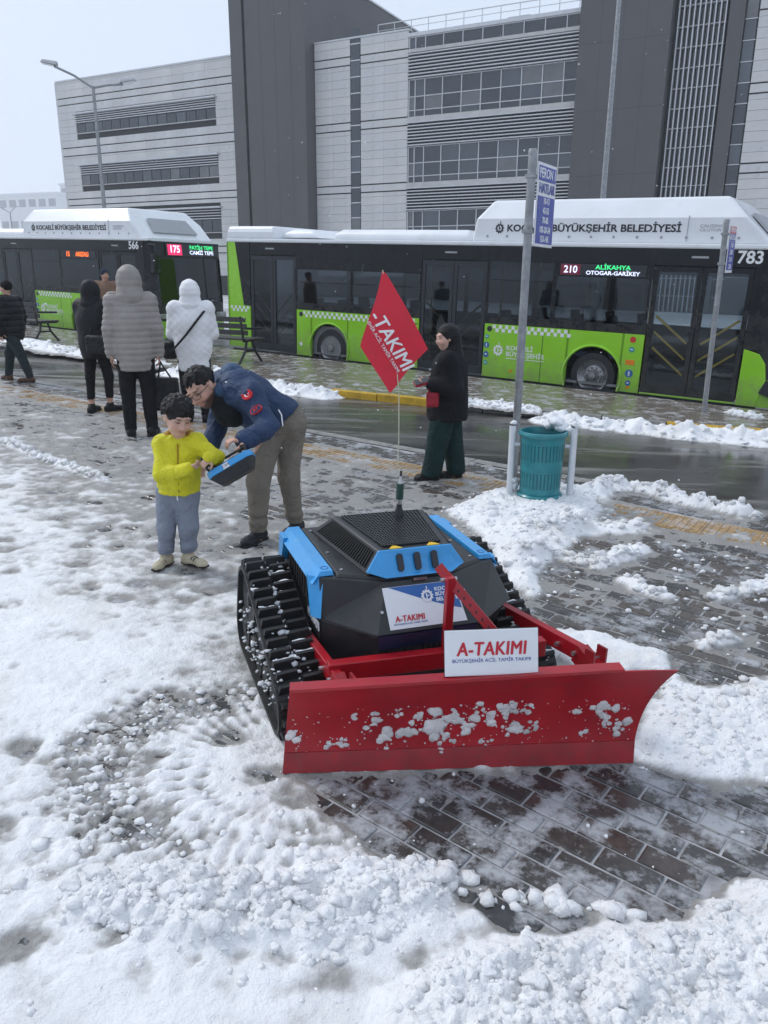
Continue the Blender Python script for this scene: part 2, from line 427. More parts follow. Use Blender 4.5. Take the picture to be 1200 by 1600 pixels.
M_PAVW = [pavermat('paver_wet_grey', (.085, .076, .068), .55, .1), pavermat('paver_wet_brown', (.09, .075, .063), .5, .1), pavermat('paver_wet_dark', (.065, .062, .058), .55, .1)]
M_TAN = pavermat('tactile_tan', (.36, .23, .10), .55)
M_JOINT = pm('slush_joint', (.34, .34, .35), .5, var=.45, vs=9, bmp=.4, bs=80, bd=.004)
def roadmat():
    m, n, b, out = nodes('wet_asphalt')
    t = noise_node(n, 90, 4, 'Position'); c = mixc(n, ramp(n, t.outputs[0], .3, .7), (.035, .034, .033), (.07, .068, .064))
    s = noise_node(n, 1.6, 7, 'Position', .62, ((0, 0, TH), (.28, 1.9, 1)))
    f = ramp(n, s.outputs[0], .52, .68, 0, .55); c = mixc(n, f, c, (.30, .285, .26))
    l = noise_node(n, .5, 3, 'Position'); c = mixc(n, ramp(n, l.outputs[0], .45, .65, 0, .35), c, (.16, .14, .11))
    n.links.new(c, b.inputs['Base Color'])
    pu = noise_node(n, .9, 4, 'Position', .5, ((0, 0, TH), (.5, 1.4, 1)))
    ro = n.nodes.new('ShaderNodeMath'); ro.operation = 'MULTIPLY_ADD'; n.links.new(f, ro.inputs[0]); ro.inputs[1].default_value = .6; n.links.new(ramp(n, pu.outputs[0], .42, .6, .07, .3), ro.inputs[2])
    n.links.new(ro.outputs[0], b.inputs['Roughness']); b.inputs['Specular IOR Level'].default_value = .5
    bump(n, b, t.outputs[0], .22, .003); return m
M_ROAD = roadmat()
M_CONC = pavermat('platform_concrete', (.17, .145, .115), .5)
M_KERB = pm('kerb_concrete', (.24, .235, .22), .5, var=.3, vs=9, bmp=.4, bs=70, bd=.004, dirt=.4, dirtcol=(.1, .095, .085))
M_KYEL = pm('kerb_yellow_paint', (.55, .33, .015), .42, var=.25, vs=9, bmp=.3, bs=70, bd=.003, dirt=.35, dirtcol=(.22, .17, .08))
M_FAR = pm('far_slush_ground', (.5, .51, .53), .7, var=.3, vs=.2)

def sheet(name, us, vs, h, mat):
    """grid in road coordinates laid on the sloping ground"""
    V = []; 
    for v in vs:
        for u in us: V.append(UV(u, v, h))
    nu = len(us); F = [(j*nu+i, (j+1)*nu+i, (j+1)*nu+i+1, j*nu+i+1) for j in range(len(vs)-1) for i in range(nu-1)]
    o = obj(name, V, F, mat); tag(o, kind='structure'); fixn(o); return o
US = [-60, -20, 0, 30, 80]
g0 = sheet('ground', [-900, -20, 0, 30, 900], [-400, 0, 14, 1200], -.34, M_FAR)
plaza = sheet('plaza', US, [-14, -4, 0, 6.7], -.007, M_JOINT)
road = sheet('road', US, [6.9, 8, 9, 12.3], -.085, M_ROAD)
blane = sheet('bus_lane', US, [12.3, 14, 18], -.275, M_ROAD)

CLEAR = [(-0.37, 2.49), (0.99, 2.62), (1.24, 2.50), (2.3, 2.52), (2.0, 1.98), (1.23, 1.96), (0.9, 1.79), (0.55, 1.73), (0.31, 1.81), (0.13, 2.01), (-0.13, 2.2)]
BANK = [(0.06, 1.51), (0.18, 1.64), (0.47, 1.75), (0.68, 1.79), (0.91, 1.81), (1.11, 1.93), (1.5, 2.06), (1.9, 1.38), (1.4, .6), (-0.1, .8), (-0.05, 1.27)]
RIDGE = [(-0.94, 1.89), (-0.68, 1.98), (-0.35, 1.96), (-0.08, 2.04), (0.13, 2.03), (0.2, 1.91), (0.08, 1.81), (-0.21, 1.72), (-0.54, 1.72), (-0.86, 1.82)]
RING = [(-0.53, 3.2), (-0.99, 3.04), (-1.24, 2.78), (-1.25, 2.5), (-1.1, 2.19), (-0.88, 2.1), (-0.62, 2.09), (-0.93, 2.4), (-0.93, 2.64), (-0.73, 2.9), (-0.48, 3.04)]
RSNOW = [(1.02, 2.66), (1.36, 3.31), (1.52, 3.17), (1.96, 3.34), (2.6, 3.4), (2.6, 2.62), (1.6, 2.56), (1.25, 2.56)]
RSNOW2 = [(0.76, 3.6), (0.97, 3.79), (1.23, 3.73), (1.45, 3.53), (1.37, 3.34), (1.0, 3.35)]
WET = [(1.06, 4.78), (1.65, 5.2), (2.94, 5.31), (5, 5), (4, 3.4), (1.96, 3.34), (1.46, 3.17), (1.4, 3.43), (1.04, 3.8), (0.91, 3.99)]
BINP = [(0.51, 5.84), (0.95, 6.42), (1.46, 6.6), (1.79, 6.5), (1.76, 5.96), (1.4, 5.31), (1.06, 4.78), (0.88, 4.25), (0.77, 4.54), (0.74, 5.26)]
SMOOTH = [(-2.31, 4.31), (-1.39, 3.84), (-0.99, 3.36), (-1.21, 2.85), (-1.6, 2.83), (-2.18, 2.9), (-3.6, 3.4), (-3.04, 4.25)]
RIDGES = [([(1.84, 6.5), (2.13, 6.8), (2.4, 6.65), (2.58, 6.35), (2.94, 6.0)], .10, .13), ([(0.85, 4.76), (1.17, 4.91), (1.39, 4.75), (1.79, 5.08)], .05, .08), ([(1.53, 4.49), (1.6, 4.35), (1.69, 4.26)], .05, .06),
          ([(2.0, 4.28), (2.21, 4.39), (2.42, 4.51)], .045, .06), ([(-4.81, 8.65), (-3.95, 7.77), (-3.11, 7.01), (-2.43, 6.42)], .05, .035), ([(1.07, 5.28), (1.43, 5.46), (1.9, 5.57)], .05, .10),
          ([(1.68, 3.65), (1.85, 3.73)], .035, .05), ([(.1, 2.05), (.42, 1.92), (.75, 1.86)], .02, .03)]
ROBO_C = (0.05, 3.25)
def inm(x, y, P, soft): return 1-sstep(-soft, soft, sdpoly(x, y, P)+.05*fbm(x*7, y*7, 3, 91))
def snow(x, y, fine=True):
    """snow depth in metres over the paving; negative is bare"""
    v = x*VD[0]+y*VD[1]
    n1 = fbm(x*1.2, y*1.2, 4, 1); n2 = fbm(x*5, y*5, 4, 2); n3 = fbm(x*19, y*19, 4, 3, .6)
    near = 1-sstep(1.5, 4.6, v+.35*n1-.25*np.maximum(-x-1.2, 0)+.9*sstep(.4, 1.6, x)); d1, d2, hid = worley(x*9, y*9+.3*n3, 21)
    mid = sstep(2.4, 4.4, v); st2 = fbm((x*.94-y*.34)*6, (x*.34+y*.94)*13, 4, 59, .6)
    T = .0012+.0022*mid+.0185*near+.006*n1+(.010-.005*near)*n2+.007*n3+.007*st2*mid-(1-near*.6)*.007*sstep(.55, .15, d1)*(hid > .35)
    ft = worley(x*3.1+.2*n2, y*3.6, 33); T = T-.011*sstep(.33, .12, ft[0])*(ft[2] > .42)*(.4+near)       # footprints
    k = inm(x, y, SMOOTH, .2); T = T*(1-.55*k)+k*.55*(.024+.004*n1+.003*n2)
    k = 1-sstep(1.45, 1.85, y+.1*n1); k = k*(1-sstep(-.1, .25, x)); kbl = k; T = T*(1-k*.85)+k*.85*(.018+.006*n1+.002*n3)
    rg2 = fbm(x*36, y*36, 4, 113, .65); T = T+near*(1-.75*kbl)*(.006*rg2+.004*(1-np.abs(fbm(x*14, y*14, 3, 117)*2))-.002)
    # wheel of churned lumps where the tracks turned
    cx, cy = -.35, 2.55; rr = np.hypot(x-cx, y-cy); an = np.arctan2(y-cy, x-cx)
    k = inm(x, y, RING, .10); wx_, wy_ = .9*fbm(x*30, y*30, 3, 141), .9*fbm(x*30, y*30, 3, 143); w1, w2, wh = worley(an*22+wx_, rr*15+wy_, 41); lump = np.sqrt(np.clip(1-(w1/.62)**2, 0, 1))*(.4+.9*wh)
    T = T*(1-k)+k*(-.009+.026*lump+.009*rg2-.006*sstep(.1, -.5, n2)); cx, cy = -.35, 2.55
    rr = np.hypot(x-cx, y-cy); an = np.arctan2(y-cy, x-cx); kk = sstep(.25, .35, rr)*(1-sstep(.85, 1.1, rr))*(1-k)*(y < 3.1)*near
    T = T+kk*(.009*np.sin(an*44+5*n2)*np.clip(.5+n1, 0, 1)+.005*np.sin(rr*55+4*n2)-.004*sstep(.2, -.4, n2))
    # cleared paving ahead of the blade
    k = inm(x, y, CLEAR, .06); sc_ = fbm((x*.79-y*.62)*4, (x*.62+y*.79)*30, 4, 57, .6); T = T*(1-k)+k*(-.0105+.006*n2+.007*n3+.007*sc_+.004*n1)
    k = inm(x, y, WET, .15)*(1-sstep(3.0, 5, x)*.3); st = fbm((x*.83-y*.56)*2.2, (x*.56+y*.83)*9, 4, 55); T = T*(1-k)+k*(-.0045+.013*st+.005*n3)
    a1, a2, ah = worley(x*14, y*14+.5*n3, 61); lump2 = np.sqrt(np.clip(1-(a1/.65)**2, 0, 1))*(.3+ah)
    b1, b2, bh = worley(x*5.5+.3*n2, y*5.5, 71); big = np.sqrt(np.clip(1-(b1/.7)**2, 0, 1))*(.25+bh)
    rg = 1-np.abs(fbm(x*10, y*10, 4, 111, .6))*1.8
    T = T+inm(x, y, BANK, .10)*(.055+.035*big+.014*lump2+.03*n1+.022*rg+.012*rg2)
    T = T+inm(x, y, RIDGE, .07)*(.016+.016*lump2+.014*big+.014*rg+.012*rg2)
    T = T+inm(x, y, RSNOW, .07)*(.010+.012*lump2+.014*big+.014*rg+.012*rg2); k = inm(x, y, RSNOW2, .07); T = np.maximum(T, k*(.06+.02*n2+.012*rg+.010*rg2)-.03)
    T = np.maximum(T, inm(x, y, BINP, .16)*(.085+.03*big+.02*n2+.008*lump2+.014*rg+.01*rg2)-.035); T = np.maximum(T, .12*np.exp(-((x-1.2)**2/.25+(y-5.85)**2/.16))+.01*n2-.03)
    for P, h, w_ in RIDGES:
        d = sdline(x, y, P); T = T+h*np.exp(-(d/w_)**2)*np.clip(.55+.5*n2+.55*lump2, 0, 2)
    # bare strip swept by the blade and under the tracked machine
    T = np.minimum(T, .02+.4*np.maximum(np.hypot((x-.1)/1.0, (y-3.3)/1.0)-.45, 0))
    # the paved edge by the road is slush only
    T = np.where(v > 5.9, T-.014*sstep(5.9, 6.8, v)*(T < .05), T)
    T = np.where(v > 6.82, -.12, T)
    return np.maximum(T, -.12)
def snowcol(x, y, T):
    n = fbm(x*2.3, y*2.3, 4, 81); m = fbm(x*9, y*9, 4, 82)
    v = x*VD[0]+y*VD[1]
    wh = sstep(.003, .020, T+.005*m-.002*sstep(2.5, 5, v))[:, None]
    c = np.array([.31, .30, .285])*(1-wh)+np.array([.90, .905, .91])*wh
    d = (sstep(.12, .6, n+.45*m)*.35)[:, None]*np.clip(.45+.12*v, .3, 1)[:, None]
    return c*(1-d)+c*np.array([.80, .755, .68])*d
def snow_sheet():
    r = .0042; n = int(math.log(14.5/.75)/r); ys = .75*np.exp(np.arange(n)*r); ts = np.arange(-.86, .8601, .0034)
    Y, Tt = np.meshgrid(ys, ts, indexing='ij'); X = Tt*(Y+.9); x, y = X.ravel(), Y.ravel()
    T = snow(x, y); z = G(x, y)+T
    nr, nc = X.shape
    keep = (x*VD[0]+y*VD[1] < 7.05)&(T > -.03)
    idx = np.arange(nr*nc).reshape(nr, nc)
    F = np.stack([idx[:-1, :-1], idx[:-1, 1:], idx[1:, 1:], idx[1:, :-1]], -1).reshape(-1, 4)
    F = F[keep[F].any(1)&((T[F] > -.004).any(1))]
    used = np.unique(F); mp = np.full(nr*nc, -1); mp[used] = np.arange(len(used)); F = mp[F]
    V = np.stack([x, y, z], 1)[used]
    o = obj('snow', V, F, M_SNOW, smooth=True); colattr(o.data, snowcol(x[used], y[used], T[used]))
    tag(o, 'trampled and churned white snow lying over the paved square', 'snow', kind='stuff')
snow_sheet()

# ---- clods
def ico(sub):
    import bmesh
    bm = bmesh.new(); bmesh.ops.create_icosphere(bm, subdivisions=sub, radius=1)
    v = np.array([q.co[:] for q in bm.verts]); f = np.array([[q.index for q in p.verts] for p in bm.faces]); bm.free(); return v, f
ICO = {k: ico(k) for k in (1, 2, 3)}
def lumps(pos, rad, sub=2, seed=0, flat=.7, amp=.62):
    v, f = ICO[sub]; n = len(pos); rng = np.random.default_rng(seed)
    A = rng.normal(size=(n, 3, 3)); Q = np.linalg.qr(A)[0]
    P = np.einsum('nij,vj->nvi', Q, v)
    off = rng.uniform(0, 99, (n, 1)); d = fbm(P[..., 0]*1.5+off, P[..., 1]*1.5+off*1.7, 4, seed, .7, z=P[..., 2]*1.5)
    P = P*(1+amp*d[..., None]*1.3)
    for _ in range(3):                      # broken faces
        nn = rng.normal(size=(n, 1, 3)); nn /= np.linalg.norm(nn, axis=2, keepdims=True); c_ = rng.uniform(.45, .8, (n, 1, 1)); q_ = (P*nn).sum(2, keepdims=True); P = P-nn*np.maximum(q_-c_, 0)*.85
    P = P; sc = np.stack([rad*rng.uniform(.8, 1.3, n), rad*rng.uniform(.8, 1.3, n), rad*flat], 1)
    P = P*sc[:, None, :]+pos[:, None, :]
    F = (f[None]+np.arange(n)[:, None, None]*len(v)).reshape(-1, 3)
    return P.reshape(-1, 3), F
def clods():
    rng = np.random.default_rng(5); Vs = []; Fs = []; b = 0; Cs = []
    def field(P, dens, r0, r1, sub, seed, soft=.06, pw=2.2, flat=.7):
        nonlocal b
        P_ = np.array(P); lo, hi = P_.min(0)-.12, P_.max(0)+.12; n = int(dens*np.prod(hi-lo))
        q = rng.uniform(lo, hi, (n, 2)); k = inm(q[:, 0], q[:, 1], P, soft); q = q[rng.uniform(size=n) < k]
        q = q[(np.abs(q[:, 0]) < .62*(q[:, 1]+.8))&(q[:, 1] > 1.0)]
        if not len(q): return
        rad = r0+(r1-r0)*rng.uniform(size=len(q))**pw; T = snow(q[:, 0], q[:, 1])
        z = G(q[:, 0], q[:, 1])+np.maximum(T, 0)+rad*flat*np.where(T > .004, -.15, .3)
        v, f = lumps(np.stack([q[:, 0], q[:, 1], z], 1), rad, sub, seed, flat)
        Vs.append(v); Fs.append(f+b); b += len(v)
        Cs.append(np.repeat(snowcol(q[:, 0], q[:, 1], np.full(len(q), .022)+rng.uniform(0, .02, len(q)))*rng.uniform(.95, 1.03, (len(q), 1)), len(ICO[sub][0]), 0))
    field(BANK, 420, .008, .036, 3, 1, pw=4); field(BANK, 1500, .005, .016, 1, 2)
    field(RIDGE, 560, .008, .036, 3, 3, pw=3.6); field(RIDGE, 2200, .004, .014, 1, 4)
    field(RING, 420, .006, .024, 2, 5, pw=3, flat=.5); field(RSNOW, 260, .008, .036, 2, 6, .1, 3); field(RSNOW, 900, .005, .016, 1, 7, .1)
    field(BINP, 120, .012, .05, 2, 8, .15); field(BINP, 330, .007, .02, 1, 9, .2); field(CLEAR, 26, .003, .012, 1, 10); field(WET, 60, .004, .022, 1, 11, .2)
    field([(-1.3, 1.2), (-1.3, 3.2), (-.4, 3.4), (0, 2.6), (.2, 1.6), (.1, 1.2)], 75, .004, .02, 1, 12, .2)
    field([(-1.2, 2.1), (-.3, 2.2), (.2, 1.95), (.1, 1.7), (-.9, 1.75)], 250, .006, .03, 1, 13, .1)
    for i, (P, h, w_) in enumerate(RIDGES):
        P_ = np.array(P); seg = np.linalg.norm(np.diff(P_, axis=0), axis=1).sum(); m = int(seg*90)
        t = rng.uniform(0, len(P)-1.001, m); j = t.astype(int); f_ = t-j; c = P_[j]*(1-f_[:, None])+P_[j+1]*f_[:, None]+rng.normal(0, w_*.6, (m, 2))
        c = c[c@VD < 6.8]; m = len(c)
        rad = .008+.035*rng.uniform(size=m)**2; T = np.maximum(snow(c[:, 0], c[:, 1]), 0)
        v, f = lumps(np.stack([c[:, 0], c[:, 1], G(c[:, 0], c[:, 1])+T+rad*.1], 1), rad, 1 if h < .04 else 2, 50+i)
        Vs.append(v); Fs.append(f+b); b += len(v); Cs.append(np.repeat(snowcol(c[:, 0], c[:, 1], np.full(m, .018)), len(v)//m, 0))
    o = obj('snow_clods', np.concatenate(Vs), np.concatenate(Fs), M_SNOW, smooth=True); colattr(o.data, np.concatenate(Cs))
    tag(o, 'loose broken clods of snow scattered along the ploughed banks', 'snow', kind='stuff')
clods()

# ---- paving stones, one by one where they lie bare
def paving():
    a = R(-38); e = np.array([math.cos(a), math.sin(a)]); n = np.array([-math.sin(a), math.cos(a)]); L, W, gap = .212, .106, .011
    pts = []
    for r_ in range(-90, 140):
        for c in range(-70, 70):
            p = e*((c+.5*(r_ % 2))*L)+n*(r_*W); x, y = p
            if y < 1.0 or y > 13 or abs(x) > .6*(y+1.0): continue
            v = p@VD
            if 5.78 < v < 6.32 or v > 6.66: continue
            pts.append((x, y))
    P = np.array(pts); T = snow(P[:, 0], P[:, 1]); D = np.hypot(P[:, 0], P[:, 1])
    near = (sdpoly(P[:, 0], P[:, 1], CLEAR) < .08) | (sdpoly(P[:, 0], P[:, 1], WET) < .05)
    cand = np.where(near&(T < .012))[0]; cand = cand[np.argsort(D[cand])][:290]; single = set(cand.tolist())
    z3 = Vector((SL*UD[0], SL*UD[1], -1)); z3 = -z3.normalized(); x3 = Vector((e[0], e[1], 0)); x3 = (x3-z3*x3.dot(z3)).normalized(); y3 = z3.cross(x3)
    rot = Matrix((x3, y3, z3)).transposed().to_euler()
    lx, ly = (L-gap)/2, (W-gap)/2
    def bv():      # chamfered stone
        c = .006; vs = [(sx*lx, sy*ly, -.05) for sx, sy in ((-1, -1), (1, -1), (1, 1), (-1, 1))]+[(sx*lx, sy*ly, -c*.6) for sx, sy in ((-1, -1), (1, -1), (1, 1), (-1, 1))]+[(sx*(lx-c), sy*(ly-c), 0) for sx, sy in ((-1, -1), (1, -1), (1, 1), (-1, 1))]
        f = [(0, 1, 5, 4), (1, 2, 6, 5), (2, 3, 7, 6), (3, 0, 4, 7), (4, 5, 9, 8), (5, 6, 10, 9), (6, 7, 11, 10), (7, 4, 8, 11), (8, 9, 10, 11)]; return vs, f
    vs, f = bv(); rng = np.random.default_rng(3)
    mA = [mesh('paver', vs, f, m) for m in M_PAV]; mB = [mesh('paver', vs, f, m) for m in M_PAVW]
    wet = sdpoly(P[:, 0], P[:, 1], WET) < .3; wet |= (P@VD > 4.2)
    rm = np.array(Matrix((x3, y3, z3)).transposed()); V0 = np.array(vs)@rm.T; BV = []; BF = []; BM = []; k = 0
    for i, (x, y) in enumerate(P):
        h = rng.uniform(-.002, .0015); kind = rng.choice(3, p=[.45, .25, .3])
        if i in single:
            o = bpy.data.objects.new('paver', (mB if wet[i] else mA)[kind]); add(o, plaza); o.location = onground(x, y, h); o.rotation_euler = rot
        elif T[i] < .03:
            BV.append(V0+np.array(onground(x, y, h))); BF += [[q+k for q in g] for g in f]; BM += [kind+(3 if wet[i] else 0)]*len(f); k += len(vs)
    o = obj('pavers', np.concatenate(BV), BF, M_PAV+M_PAVW, plaza, BM); o['kind'] = 'stuff'
    # tan tactile slabs in one band
    mb = MB(); q = .196; mb.box(-q, q, -q, q, -.05, 0)
    for i in range(7): mb.box(-q+.02+i*.056-.0, -q+.02+i*.056+.03, -q+.02, q-.02, 0, .004)
    ts = mesh('tactile_slab', mb.v, mb.f, M_TAN); xr = Vector((UD[0], UD[1], SL)).normalized(); yr = z3.cross(xr); rr = Matrix((xr, yr, z3)).transposed().to_euler()
    for j in range(-8, 42):
        o = bpy.data.objects.new('tactile_slab', ts); add(o, plaza); o.location = UV(j*.4+.1, 6.05, .001); o.rotation_euler = rr
    mb = MB(); mb.box(-.492, .492, -.07, .07, -.18, 0); ks = mesh('edge_stone', mb.v, mb.f, M_KERB)
    for j in range(-6, 22):
        o = bpy.data.objects.new('edge_stone', ks); add(o, plaza); o.location = UV(j*1.0, 6.80, -.004); o.rotation_euler = rr
paving()

# ---- the boarding island
KP = [(-14, 12.0), (-6, 11.95), (-1.5, 11.5), (0, 10.95), (2.15, 10.3), (5.9, 9.5), (7.2, 9.3), (34, 9.35)]
def kv(u): return float(np.interp(u, [p[0] for p in KP], [p[1] for p in KP]))
def island():
    us = np.arange(-14, 34.01, .5); lo = [UV(u, kv(u)+.13, 0) for u in us]; hi = [UV(u, 12.32, 0) for u in us]; n = len(us)
    V = lo+hi+[UV(u, 12.32, -.29) for u in us]
    F = [(i, i+1, n+i+1, n+i) for i in range(n-1)]+[(n+i, n+i+1, 2*n+i+1, 2*n+i) for i in range(n-1)]
    o = obj('platform', V, F, M_CONC); tag(o, kind='structure'); fixn(o)
    d = 0; u = -13.5; rng = random.Random(4)
    while u < 24:
        ln = .8; a = Vector(UV(u, kv(u), 0)); b = Vector(UV(u+ln-.012, kv(u+ln-.012), 0)); 
        x = (b-a).normalized(); y = Vector((-x.y, x.x, 0)); 
        if y.dot(Vector((VD[0], VD[1], 0))) < 0: y = -y
        mb = MB(); z = Vector((0, 0, 1)); j = rng.uniform(-.006, .006)
        mb.hexa([a-z*.16, b-z*.16, b-z*.16+y*.14, a-z*.16+y*.14], [a+z*(.02+j)+y*.015, b+z*(.02+j)+y*.015, b+z*(.02+j)+y*.14, a+z*(.02+j)+y*.14])
        yel = 5.0 < u < 7.0 or .4 < u < 2.4 or -3 < u < -1
        k = mb.build('kerb_stone', M_KYEL if yel else M_KERB, o, bev=.012); fixn(k); u += ln
island()

def heap(name, label, P, h, w_, base, seed, res=.03, lump=1.0, dirt=1.0):
    P_ = np.array(P); lo = P_.min(0)-w_*2.2; hi = P_.max(0)+w_*2.2
    X, Y = np.meshgrid(np.arange(lo[0], hi[0], res), np.arange(lo[1], hi[1], res), indexing='ij'); x, y = X.ravel(), Y.ravel()
    d = sdline(x, y, P); n2 = fbm(x*4, y*4, 4, seed); n3 = fbm(x*13, y*13, 3, seed+3); a1, _, ah = worley(x*8, y*8+.4*n3, seed+6)
    lp = np.sqrt(np.clip(1-(a1/.65)**2, 0, 1))*(.3+ah)
    T = h*np.exp(-(d/w_)**2)*np.clip(.7+.55*n2+.5*lump*lp, .05, 2)-.016+.012*n3
    z = G(x, y)+base+T; idx = np.arange(len(x)).reshape(X.shape)
    F = np.stack([idx[:-1, :-1], idx[1:, :-1], idx[1:, 1:], idx[:-1, 1:]], -1).reshape(-1, 4); F = F[(T[F] > -.006).any(1)]
    us_ = np.unique(F); mp = np.full(len(x), -1); mp[us_] = np.arange(len(us_))
    V = np.stack([x, y, z], 1)[us_]; Fm = mp[F]; C = snowcol(x[us_]*dirt, y[us_], T[us_]*1.2+.004)
    rng = np.random.default_rng(seed); m = int(60*len(P)); j = rng.integers(0, len(us_), m); rad = .015+.04*rng.uniform(size=m)**2
    sel = T[us_][j] > .01; j = j[sel]; rad = rad[sel]
    if len(j):
        lv, lf = lumps(V[j]+np.array([0, 0, .005]), rad, 1, seed); nv = len(V)
        tri = lf+nv; V2 = np.concatenate([V, lv]); me_f = [q.tolist() for q in Fm]+tri.tolist(); C = np.concatenate([C, np.repeat(C[j], 42 if len(lv)//len(j) == 42 else len(lv)//len(j), 0)])
        o = obj(name, V2, me_f, M_SNOW, smooth=True)
    else: o = obj(name, V, Fm, M_SNOW, smooth=True)
    colattr(o.data, C); tag(o, label, 'snow', kind='stuff'); return o
def uvp(*q): return [tuple(UV(u, v)[:2]) for u, v in q]
heap('snow_bank', 'long bank of dirty white snow against the platform kerb by the leaning sign post', uvp((3.9, 9.72), (3.0, 9.88), (2.2, 9.98), (1.2, 10.25), (.2, 10.5), (-1.5, 11.0)), .15, .19, -.085, 3)
heap('snow_bank', 'low snow bank along the kerb behind the bending man', uvp((10.6, 9.2), (9.2, 9.2), (8.2, 9.2), (7.3, 9.2)), .16, .22, -.085, 9)
heap('snow_bank', 'patch of snow on the platform under the slatted bench', uvp((18.2, 9.75), (16.8, 9.8), (15.6, 9.7), (14.2, 9.5)), .10, .34, -.01, 15, .04)
heap('snow_bank', 'snow strip on the platform behind the woman in the white coat', uvp((13.6, 9.5), (12.6, 9.45), (11.4, 9.4)), .12, .25, -.01, 17, .04)
heap('snow_lump', 'small snow heap at the foot of the leaning platform sign post', uvp((1.9, 11.62), (1.65, 11.6)), .07, .12, 0, 21)
heap('snow_lump', 'grey slush heap on the platform behind the waste bin', uvp((5.2, 9.75), (4.7, 9.8), (4.2, 9.85)), .09, .13, .0, 23)
heap('slush_line', 'thin line of dirty slush along the road edge', uvp((-1, 6.98), (3, 6.95), (7, 6.98), (12, 6.95)), .03, .09, -.085, 27, .035)
# ================================================================== city buses
def splash(m, lo, hi, col=(.20, .18, .15), amt=.75):
    n = m.node_tree; b = [q for q in n.nodes if q.type == 'BSDF_PRINCIPLED'][0]; src = b.inputs['Base Color'].links[0].from_socket
    tc = n.nodes.new('ShaderNodeTexCoord'); sp = n.nodes.new('ShaderNodeSeparateXYZ'); n.links.new(tc.outputs['Object'], sp.inputs[0])
    t = noise_node(n, 5, 7, 'Object', .68); h = ramp(n, sp.outputs[2], lo, hi, .32, -.12); a = n.nodes.new('ShaderNodeMath'); n.links.new(h, a.inputs[0]); n.links.new(t.outputs[0], a.inputs[1])
    f = ramp(n, a.outputs[0], .5, .85, 0, amt); n.links.new(mixc(n, f, src, col), b.inputs['Base Color']); r_ = b.inputs['Roughness']; r_s = r_.links[0].from_socket
    q = n.nodes.new('ShaderNodeMath'); q.operation = 'MULTIPLY_ADD'; n.links.new(f, q.inputs[0]); q.inputs[1].default_value = .5; n.links.new(r_s, q.inputs[2]); n.links.new(q.outputs[0], r_); return m
GREEN = splash(pm('bus_green_paint', (.27, .62, .010), .26, var=.05, vs=1.5, coat=.4), .15, 1.0, (.22, .22, .14), .5)
BLACK = splash(pm('bus_black_panel', (.008, .0095, .012), .22, var=.3, vs=2, spec=.3, dirt=.08, dirtcol=(.05, .05, .05)), .2, 2.4, (.09, .085, .075), .5)
WHITE = pm('bus_white_paint', (.78, .80, .82), .32, var=.05, vs=1.5, coat=.3, dirt=.12, dirtcol=(.55, .55, .55))
RUB = pm('black_rubber', (.018, .018, .019), .6, var=.35, vs=10, bmp=.2, bs=80, dirt=.25, dirtcol=(.06, .058, .055))
RIM = pm('wheel_steel', (.33, .33, .34), .42, metal=.75, var=.3, vs=9, dirt=.45, dirtcol=(.07, .065, .06))
INTG = pm('bus_interior_grey', (.2, .205, .21), .6, var=.2)
SEATM = pm('bus_seat_fabric', (.03, .045, .09), .8, var=.3, vs=20)
YEL = pm('yellow_rail', (.82, .58, .10), .35, var=.1)
YELD = pm('yellow_rail_tint_dimmed', (.30, .24, .11), .4, var=.1)  # rail yellow with the tinted glass's dimming put into the colour
GLASS = glassm('tinted_bus_glass', (.40, .43, .45)); GLASSC = glassm('clear_bus_glass', (.72, .76, .78))
PWHITE = pm('print_white', (.8, .8, .8), .5, var=.03); PBLACK = pm('print_black', (.02, .022, .03), .5, var=.1); PGREY = pm('print_grey', (.35, .36, .38), .5, var=.05)
PBLUE = pm('print_blue', (.02, .12, .35), .4, var=.05); PTEAL = pm('print_teal', (.03, .3, .35), .4, var=.05); PRED = pm('print_red', (.55, .03, .02), .4, var=.05); PAMB = pm('amber_lens', (.8, .22, .01), .25, var=.05)
def ledm(name, col, e): return pm(name, col, .5, var=.03, emit=e)
L_WHT = ledm('led_white', (.75, .8, 1), .8); L_GRN = ledm('led_green', (.05, .8, .25), .8); L_RED = ledm('led_red', (.9, .03, .15), .6); L_ORA = ledm('led_orange', (1, .16, .02), 1.3)

def gear_logo(name, r, mat, parent, M, teeth=10):
    mb = MB(); n = teeth*4
    ro = [r if (i//2) % 2 == 0 else r*.82 for i in range(n)]; ri = r*.52
    V = []
    for z in (0, .0012):
        V += [(ro[i]*math.cos(2*math.pi*i/n), ro[i]*math.sin(2*math.pi*i/n), z) for i in range(n)]+[(ri*math.cos(2*math.pi*i/n), ri*math.sin(2*math.pi*i/n), z) for i in range(n)]
    F = [(2*n+i, 2*n+(i+1) % n, 3*n+(i+1) % n, 3*n+i) for i in range(n)]+[(i, (i+1) % n, 2*n+(i+1) % n, 2*n+i) for i in range(n)]
    mb.raw(V, F); mb.box(-r*.16, r*.02, -r*.5, r*.45, 0, .0012); mb.box(-r*.02, r*.38, -r*.06, r*.1, 0.0001, .0014); mb.box(r*.05, r*.2, r*1.0, r*1.45, 0, .0012)
    o = mb.build(name, mat, parent); o.matrix_local = M; return o

